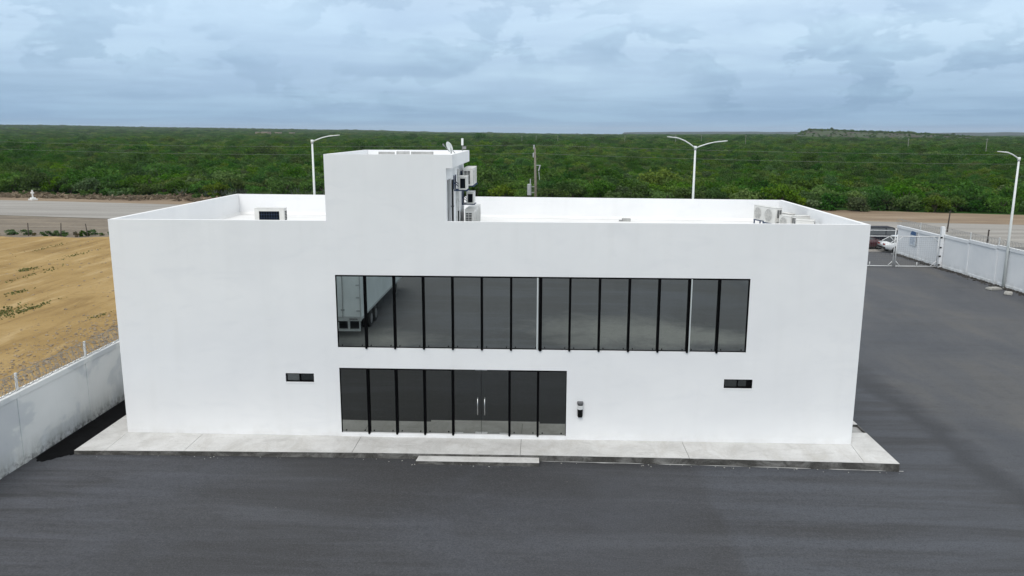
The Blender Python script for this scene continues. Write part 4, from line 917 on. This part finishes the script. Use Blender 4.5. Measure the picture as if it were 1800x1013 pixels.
for k, (x, y, h) in enumerate(((214.4, 421.4, 7.6), (218.8, 352, 8.2), (119.6, 611, 8.5), (145.9, 643, 8), (159, 551, 8.5), (83, 640, 7.5), (28, 640, 7), (-2, 655, 7), (10, 660, 7))):
    mb = MB(); mb.tube([(0, 0, -1), (0, 0, h)], [.12, .09], 6); mb.box((-.7, -.05, h - .5), (.7, .05, h - .40)); o = mb.build('distant_pole', 'block_concrete'); o.location = (x, y, terrain(x, y)); tag(o, 'pale distant power pole standing far out in the scrub', 'utility pole', 'distant pale poles in the scrub')
for (x, y, h, label) in ((58.9, 62.3, 2.3, 'leaning dark wooden post beyond the gate post'), (57.87, 52.4, 1.45, 'dark steel post outside the white wall')):
    mb = MB(); mb.tube([(0, 0, -.1), (.12 if h > 2 else .0, 0, h)], [.09, .06], 8); mb.box((-.05, -.05, h - .12), (.2 if h > 2 else .09, .05, h - .04)); o = mb.build('roadside_post', 'rusty_post'); o.location = (x, y, 0); tag(o, label, 'post')

# ------------------------------------------------------------------ roadside cross, field fence
cr = empty('roadside_cross', (-64.0, 94.3, -.03), R(-30), 'white memorial cross on a plinth beside the road', 'cross')
mb = MB(); mb.box((-.55, -.45, 0), (.55, .45, .22)); mb.box((-.32, -.28, .22), (.32, .28, .42)); bevel(mb.build('plinth', 'plaster_white', cr), .02)
mb = MB(); mb.box((-.09, -.08, .42), (.09, .08, 1.55)); mb.box((-.40, -.078, 1.04), (-.091, .078, 1.22)); mb.box((.091, -.078, 1.04), (.40, .078, 1.22)); mb.build('cross_shaft', 'plaster_white', cr)
ff = empty('field_fence', (0, 0, 0), 0, 'sagging wire fence on dark posts along the far edge of the soil field', 'fence')
fps = [(-92 + 3.35 * k + random.uniform(-.4, .4), 53.2 + random.uniform(-.3, .3)) for k in range(27)]
for (x, y) in fps: mb = MB(); h = random.uniform(1.05, 1.4); mb.tube([(x, y, -.1), (x + random.uniform(-.25, .15), y, h)], [.05, .04], 6); mb.build('post', 'rusty_post', ff)
for z in (.4, .75, 1.0): mb = MB(); mb.tube([(x, y, z) for x, y in fps], .006, 3); mb.build('wire', 'galvanised', ff)

# ------------------------------------------------------------------ vegetation
def leaf_cards(P, Nrm, size, jitter=.9, aspect=1.0):
    """small quads at points P facing roughly Nrm; returns verts, faces"""
    n = len(P); A = rng.normal(size=(n, 3)); Nn = Nrm + jitter * A; Nn /= np.linalg.norm(Nn, axis=1)[:, None]
    U = np.cross(Nn, rng.normal(size=(n, 3))); U /= np.linalg.norm(U, axis=1)[:, None]; V = np.cross(Nn, U)
    s = size * rng.uniform(.55, 1.25, n)[:, None]; U = U * s; V = V * s * aspect
    vs_ = np.stack([P - U - V * .6, P + U * .8 - V, P + U + V * .7, P - U * .7 + V], 1).reshape(-1, 3)
    return vs_, np.arange(4 * n).reshape(n, 4)
def mesh_from(name, vs_, fs, matn):
    me = bpy.data.meshes.new(name); me.vertices.add(len(vs_)); me.vertices.foreach_set('co', np.asarray(vs_, np.float32).ravel())
    nf = len(fs); k = fs.shape[1]; me.loops.add(nf * k); me.loops.foreach_set('vertex_index', fs.astype(np.int32).ravel()); me.polygons.add(nf)
    me.polygons.foreach_set('loop_start', np.arange(0, nf * k, k, dtype=np.int32)); me.polygons.foreach_set('loop_total', np.full(nf, k, np.int32)); me.materials.append(MATS[matn]); me.update(); me.validate(); return me
def crown_mesh(name, rx, rz, matn, nb=9, nleaf=1300, size=.17, zc=None):
    zc = zc if zc is not None else rz * .78
    Ps, Ns = [], []; C = []
    for b_ in range(nb):
        a = rng.uniform(0, 2 * math.pi); q = rx * math.sqrt(rng.uniform(0, .75)); C.append((q * math.cos(a), q * math.sin(a), zc + rz * (rng.uniform(-.05, .75) * (1 - .35 * q / rx) if b_ % 3 else rng.uniform(-.6, -.25)), rng.uniform(.32, .55) * rx))
    per = nleaf // nb
    for (x, y, z, r_) in C:
        dd = rng.normal(size=(per, 3)); dd /= np.linalg.norm(dd, axis=1)[:, None]; dd[:, 2] = np.where(dd[:, 2] < -.55, -dd[:, 2], dd[:, 2])
        rad = r_ * (1 - .45 * rng.uniform(0, 1, per) ** 2.2) * (1 + .16 * rng.normal(size=per))
        P = np.array((x, y, z)) + dd * rad[:, None] * np.array((1, 1, .72)); Ps.append(P); Ns.append(dd)
    P = np.concatenate(Ps); Nn = np.concatenate(Ns); ok = P[:, 2] > .05; return mesh_from(name, *leaf_cards(P[ok], Nn[ok], size), matn)
def trunk_mesh(rx, h):
    mb = MB(); nl = random.randint(3, 5)
    for k in range(nl):
        a = 2 * math.pi * k / nl + random.uniform(-.4, .4); q = rx * random.uniform(.35, .6)
        mb.tube([(.08 * math.cos(a), .08 * math.sin(a), -.1), (q * .35 * math.cos(a), q * .35 * math.sin(a), h * .35), (q * math.cos(a + .2), q * math.sin(a + .2), h * .8)], [.13, .09, .04], 6)
        mb.tube([(q * .35 * math.cos(a), q * .35 * math.sin(a), h * .35), (q * .8 * math.cos(a - .5), q * .8 * math.sin(a - .5), h * .75)], [.06, .025], 5)
    return mb
KINDS = [('leaf_mesquite', 2.5, 1.9, 10, 'mid green'), ('leaf_yellow', 2.3, 1.6, 9, 'yellow green'), ('leaf_deep', 2.8, 2.1, 11, 'deep green'), ('leaf_mesquite', 2.1, 2.2, 8, 'tall mid green'), ('leaf_grey', 2.2, 1.4, 9, 'low grey green'), ('leaf_deep', 2.0, 1.5, 8, 'small deep green')]
crowns = [crown_mesh('crown', rx, rz, mn, nb + 3, 1500, .15) for mn, rx, rz, nb, _ in KINDS]
trunk_me = []
for (mn, rx, rz, nb, _) in KINDS: o = trunk_mesh(rx, rz * 1.5).build('trunk', 'bark'); trunk_me.append(o.data); bpy.data.objects.remove(o)
first_crown = {}
def tree(x, y, k, s, rz, label, group):
    e = empty('mesquite_tree', (x, y, terrain(x, y) + .03), rz, label, 'tree', group); e.scale = (s, s, s * random.uniform(.85, 1.15))
    c = bpy.data.objects.new('crown', crowns[k]); col.objects.link(c); c.parent = e; first_crown.setdefault(k, c)
    t_ = bpy.data.objects.new('trunk', trunk_me[k]); col.objects.link(t_); t_.parent = e
GRP = 'mesquite trees at the near edge of the scrub'
cand = []
for row in range(9):
    x = -118 + row * 1.7
    while x < 128:
        y = edge(x) + 1.2 + row * 3.1 + random.uniform(-1.2, 1.2); cand.append((x, y)); x += random.uniform(2.7, 4.3)
def visible(x, y):
    az = math.degrees(math.atan2(x - CAM.x, y - CAM.y)); return -41 < az < 36
cand = [c for c in cand if visible(*c)]
cand.sort(key=lambda c: c[1] - edge(c[0])); near_trees = cand[:288]; wild = cand[288:]
for (x, y) in near_trees:
    k = random.choices(range(6), (5, 3, 4, 2, 2, 3))[0]; s = random.uniform(.62, .98)
    az = math.degrees(math.atan2(x - CAM.x, y - CAM.y)); dp_ = y - edge(x)
    zone = next(n for lim, n in ((-33, 'behind the roadside cross'), (-27, 'just past the roadside cross'), (-20, 'behind the dry brush heap'), (-14, 'left of the single lamp'), (-9, 'behind the single lamp'), (-3, 'behind the stair tower'), (3, 'around the utility pole'), (8, 'right of the utility pole'), (13, 'left of the double lamp'), (18, 'right of the double lamp'), (24, 'beyond the roof condensers'), (29, 'beyond the gate'), (99, 'beyond the white wall')) if az < lim)
    rowt = 'first row' if dp_ < 2.75 else 'second row' if dp_ < 5.85 else 'third row' if dp_ < 8.95 else 'deeper row'
    tree(x, y, k, s, random.uniform(0, 6.28), f'{KINDS[k][4]} mesquite tree {zone}, {rowt} of scrub', GRP)
# the scrub beyond: one mass, instanced
pts, scl, rot, idx = [], [], [], []
def add(x, y, s, z=None, flat=1.0):
    if random.random() < .06: s *= 1.45
    pts.append((x, y, (terrain(x, y) if z is None else z) - .05)); scl.append((s * random.uniform(.9, 1.15), s * random.uniform(.9, 1.15), s * flat * random.uniform(.8, 1.15))); rot.append(random.uniform(0, 6.28))
    g = mnoise.noise((x * .012, y * .012, 4)); g2 = random.random()
    idx.append(1 if (g > .18 and g2 < .6) else (4 if g < -.3 and g2 < .35 else random.choices(range(6), (5, 2, 4, 3, 1, 3))[0]))
for (x, y) in wild: add(x, y, random.uniform(.6, .95))
def band(d0, d1, cell, s0, s1, flat=1.0, azl=-42, azr=38):
    r_ = d0
    while r_ < d1:
        na = int(R(azr - azl) * r_ / cell)
        for k in range(na):
            a = R(azl) + R(azr - azl) * (k + random.uniform(0, 1)) / na; rr = r_ + random.uniform(-.5, .5) * cell
            x, y = CAM.x + rr * math.sin(a), CAM.y + rr * math.cos(a)
            if y - edge(x) < 27.5: continue
            hgt = .8 + .45 * mnoise.noise((x * .02, y * .012, 0)) + .25 * mnoise.noise((x * .006, y * .004, 9)); 
            if hgt < .50 and random.random() < .75: continue
            add(x, y, random.uniform(s0, s1) * hgt, None, flat)
        r_ += cell
band(105, 330, 2.7, .55, 1.02); band(330, 620, 4.0, .72, 1.25, .85); band(620, 1150, 7.0, 1.0, 1.75, .62); band(1150, 2300, 16, 1.8, 3.0, .40); band(2300, 4500, 34, 2.6, 4.6, .24)
for k in range(1500):      # mesa top and flanks
    az = random.uniform(16.8, 29.5); q = random.choice((random.uniform(.8, 1.3), random.uniform(0, 1.3))); x, y = mesa_pt(az, MD + q * 110); hv = np.interp(q, [p[0] for p in prof], [p[1] for p in prof])
    if q < .75 and random.random() < .6: continue
    add(x, y, random.uniform(.5, 1.0), -.6 + mesa_h(az) * hv)
for k in range(260):        # darker taller copses half way out
    az = random.uniform(-22, 24); dd_ = 900 + 160 * mnoise.noise((az * .4, 0, 0)) + random.uniform(-20, 20)
    if mnoise.noise((az * .9, 3, 0)) < .05: continue
    x, y = mesa_pt(az, dd_); add(x, y, random.uniform(1.3, 1.9), None, .7); idx[-1] = 2
me = bpy.data.meshes.new('scrub'); me.from_pydata(pts, [], [])
a_ = me.attributes.new('scl', 'FLOAT_VECTOR', 'POINT'); a_.data.foreach_set('vector', np.array(scl, np.float32).ravel())
a_ = me.attributes.new('rot', 'FLOAT_VECTOR', 'POINT'); a_.data.foreach_set('vector', np.array([(0, 0, r_) for r_ in rot], np.float32).ravel())
a_ = me.attributes.new('idx', 'INT', 'POINT'); a_.data.foreach_set('value', np.array(idx, np.int32))
scrub = bpy.data.objects.new('scrub', me); col.objects.link(scrub); tag(scrub, 'endless green mesquite scrub stretching away to the horizon', 'scrub', kind='stuff')
ng = bpy.data.node_groups.new('scatter', 'GeometryNodeTree'); ng.interface.new_socket('Geometry', in_out='INPUT', socket_type='NodeSocketGeometry'); ng.interface.new_socket('Geometry', in_out='OUTPUT', socket_type='NodeSocketGeometry')
N_ = ng.nodes; Lk = ng.links; gi = N_.new('NodeGroupInput'); go = N_.new('NodeGroupOutput'); mp = N_.new('GeometryNodeMeshToPoints'); iop = N_.new('GeometryNodeInstanceOnPoints'); gti = N_.new('GeometryNodeGeometryToInstance')
def attr(nm, typ): n = N_.new('GeometryNodeInputNamedAttribute'); n.data_type = typ; n.inputs['Name'].default_value = nm; return n.outputs['Attribute']
for k in reversed(range(6)):
    oi = N_.new('GeometryNodeObjectInfo'); oi.transform_space = 'ORIGINAL'; oi.inputs['Object'].default_value = first_crown[k]; oi.inputs['As Instance'].default_value = False; Lk.new(oi.outputs['Geometry'], gti.inputs[0])
    g1 = N_.new('GeometryNodeGeometryToInstance'); Lk.new(oi.outputs['Geometry'], g1.inputs[0])
    if k == 5: jn = N_.new('GeometryNodeJoinGeometry')
    Lk.new(g1.outputs[0], jn.inputs[0])
N_.remove(gti)
Lk.new(gi.outputs[0], mp.inputs[0]); Lk.new(mp.outputs[0], iop.inputs['Points']); Lk.new(jn.outputs[0], iop.inputs['Instance']); iop.inputs['Pick Instance'].default_value = True
Lk.new(attr('idx', 'INT'), iop.inputs['Instance Index']); Lk.new(attr('scl', 'FLOAT_VECTOR'), iop.inputs['Scale'])
e2r = N_.new('FunctionNodeEulerToRotation'); Lk.new(attr('rot', 'FLOAT_VECTOR'), e2r.inputs[0]); Lk.new(e2r.outputs[0], iop.inputs['Rotation']); Lk.new(iop.outputs[0], go.inputs[0])
md = scrub.modifiers.new('scatter', 'NODES'); md.node_group = ng

# low bushes along the verge, the field fence and agaves at the scrub edge
bush_me = [crown_mesh('bush', .8, .55, mn, 6, 420, .085, .38) for mn in ('leaf_deep', 'leaf_grey', 'leaf_mesquite', 'leaf_dry')]
def bush(x, y, s, k, label, grp): o = bpy.data.objects.new('bush', bush_me[k]); col.objects.link(o); o.location = (x, y, -.02); o.scale = (s * random.uniform(.9, 1.3), s, s * random.uniform(.7, 1.1)); o.rotation_euler = (0, 0, random.uniform(0, 6)); tag(o, label, 'bush', grp)
for k in range(46):
    x = random.uniform(-60, -27); y = 53.3 + random.uniform(-.5, 1.2); bush(x, y, random.uniform(.28, .72), random.choice((0, 1, 1, 3, 3)), ('smallest ragged weeds' if False else 'low ragged bush') + ' on the wire fence line ' + ('at the far end of the soil field' if x < -46 else 'below the roadside cross' if x < -38 else 'mid way along the field edge' if x < -33 else 'next to the building corner'), 'bushes along the field fence')
for k in range(70):
    x = random.uniform(-92, 110); y = edge(x) + random.uniform(-4.2, .6)
    if not visible(x, y) or 52 < x < 82: continue
    bush(x, y, random.uniform(.5, 1.5), random.choice((0, 1, 1, 2)), 'low bush on the bare earth in front of the scrub', 'bushes on the verge')
def agave_mesh():
    mb = MB()
    for k in range(16):
        a = 2 * math.pi * k / 16 + random.uniform(-.2, .2); e = random.uniform(.5, 1.35); L = random.uniform(.9, 1.3); d_ = Vector((math.cos(a) * math.cos(e), math.sin(a) * math.cos(e), math.sin(e))); s_ = Vector((-math.sin(a), math.cos(a), 0)) * .09
        mb.quad(d_ * .05 - s_ * .6, d_ * L * .4 - s_, d_ * L, d_ * L * .4 + s_, d_ * .05 + s_ * .6)
    return mb
o = agave_mesh().build('agave', 'leaf_agave'); ag = o.data; bpy.data.objects.remove(o)
for k in range(60):
    x = random.uniform(-46, -2); y = edge(x) + random.uniform(-1.6, 1.2); o = bpy.data.objects.new('agave', ag); col.objects.link(o); s = random.uniform(.9, 1.7); o.location = (x, y, -.03); o.scale = (s, s, s); o.rotation_euler = (0, 0, random.uniform(0, 6)); tag(o, 'pale grey green agave rosette in front of the scrub', 'agave', 'agaves along the scrub edge')
# brush and spoil heaped on the verge
mb = MB()
for k in range(2600):
    x = random.uniform(-84, -30); y = edge(x) - random.uniform(.2, 8.5); hz = max(0, .9 * mnoise.noise((x * .12, y * .16, 1)) + .12) * (1.3 if x > -52 else .55)
    if hz < .02: continue
    z = random.uniform(0, hz); r_ = random.uniform(.04, .22); M = Matrix.Translation((x, y, z)) @ Matrix.Rotation(random.random() * 6, 4, 'Z') @ Matrix.Rotation(random.uniform(-.6, .6), 4, 'Y')
    mb.box((-r_ * random.uniform(1, 5), -r_ * .5, -r_ * .4), (r_ * random.uniform(1, 4), r_ * .5, r_ * .4), 0, M)
tag(mb.build('brush_heap', 'dry_brush'), 'heaped dry brush and spoil on the verge behind the cross', 'brush', kind='stuff')
# grass patches and stones on the field
gp_, gn = [], []
for (cx, cy_, sx, sy, n) in ((-17.6, 18.0, .55, 1.6, 420), (-16.3, 19.6, .18, 1.2, 130), (-25.2, 33.3, .30, .45, 90), (-23.5, 31, .25, 2.2, 60), (-13, 25, .2, .5, 40), (-20.5, 25, .2, .6, 50), (-26, 41, .3, 1.6, 60), (-11, 18, .2, .5, 30), (-31, 45, .3, 2.0, 70)):
    for k in range(n): x = random.gauss(cx, sx); y = random.gauss(cy_, sy); gp_.append((x, y, fieldz(x, y) + .03)); gn.append((random.gauss(0, .5), random.gauss(0, .5), .35))
vs_, fs = leaf_cards(np.array(gp_), np.array(gn), .06, .8); tag_o = bpy.data.objects.new('grass', mesh_from('grass', vs_, fs, 'leaf_grass')); col.objects.link(tag_o); tag(tag_o, 'thin green grass patches on the tan soil field', 'grass', kind='stuff')
mb = MB()
for k in range(5200):
    if random.random() < .72: y = random.uniform(-2, 19); x = -6.5 - abs(random.gauss(0, 2.6)) + .5
    else: x = random.uniform(-34, -4); y = random.uniform(2, 50)
    if x > -3.2: continue
    r_ = min(.06, .012 + random.expovariate(75)); M = Matrix.Translation((x, y, fieldz(x, y) + r_ * .3)) @ Matrix.Rotation(random.random() * 6, 4, 'Z') @ Matrix.Rotation(random.uniform(-.7, .7), 4, 'X'); mb.box((-r_ * 1.2, -r_, -r_ * .7), (r_ * 1.2, r_, r_ * .7), 0, M)
tag(mb.build('field_stones', 'pebble'), 'loose stones strewn over the soil near the wall', 'stones', kind='stuff')
# far village
for k, (az, dd_, wd, h) in enumerate(((-19.5, 1560, 4, 1.6), (-19.0, 1550, 8, 2.4), (-18.2, 1600, 5, 1.5), (-17.3, 1620, 4, 1.2))):
    x, y = mesa_pt(az, dd_); e = empty('distant_house', (x, y, terrain(x, y) + 3.5), R(-20), ('pale low house far out in the scrub, first of the far cluster', 'widest pale house of the far cluster in the scrub', 'pale house third in the far cluster', 'smallest pale house at the end of the far cluster')[k], 'house', 'far houses in the scrub')
    mb = MB(); mb.box((-wd, -4, -4), (wd, 4, h)); mb.build('wall', 'village_wall', e); mb = MB(); mb.box((-wd - .3, -4.3, h), (wd + .3, 4.3, h + .35)); mb.build('roof', 'block_concrete', e)

# ------------------------------------------------------------------ haze
hb = MB(); hb.box((-9500, -3000, -60), (9500, 13500, 70))
hz = hb.build('haze', 'plaster_white'); hm = bpy.data.materials.new('haze_air'); hm.use_nodes = True; ht = NT(hm.node_tree)
for n in list(ht.n): ht.n.remove(n)
pv = ht.new('ShaderNodeVolumePrincipled'); pv.inputs['Color'].default_value = (.80, .88, 1.0, 1); pv.inputs['Density'].default_value = .00006; pv.inputs['Anisotropy'].default_value = 0.0
ho = ht.new('ShaderNodeOutputMaterial'); ht.l.new(pv.outputs[0], ho.inputs['Volume'])
hz.data.materials.clear(); hz.data.materials.append(hm); tag(hz, 'thin pale haze over the plain', 'haze', kind='stuff')
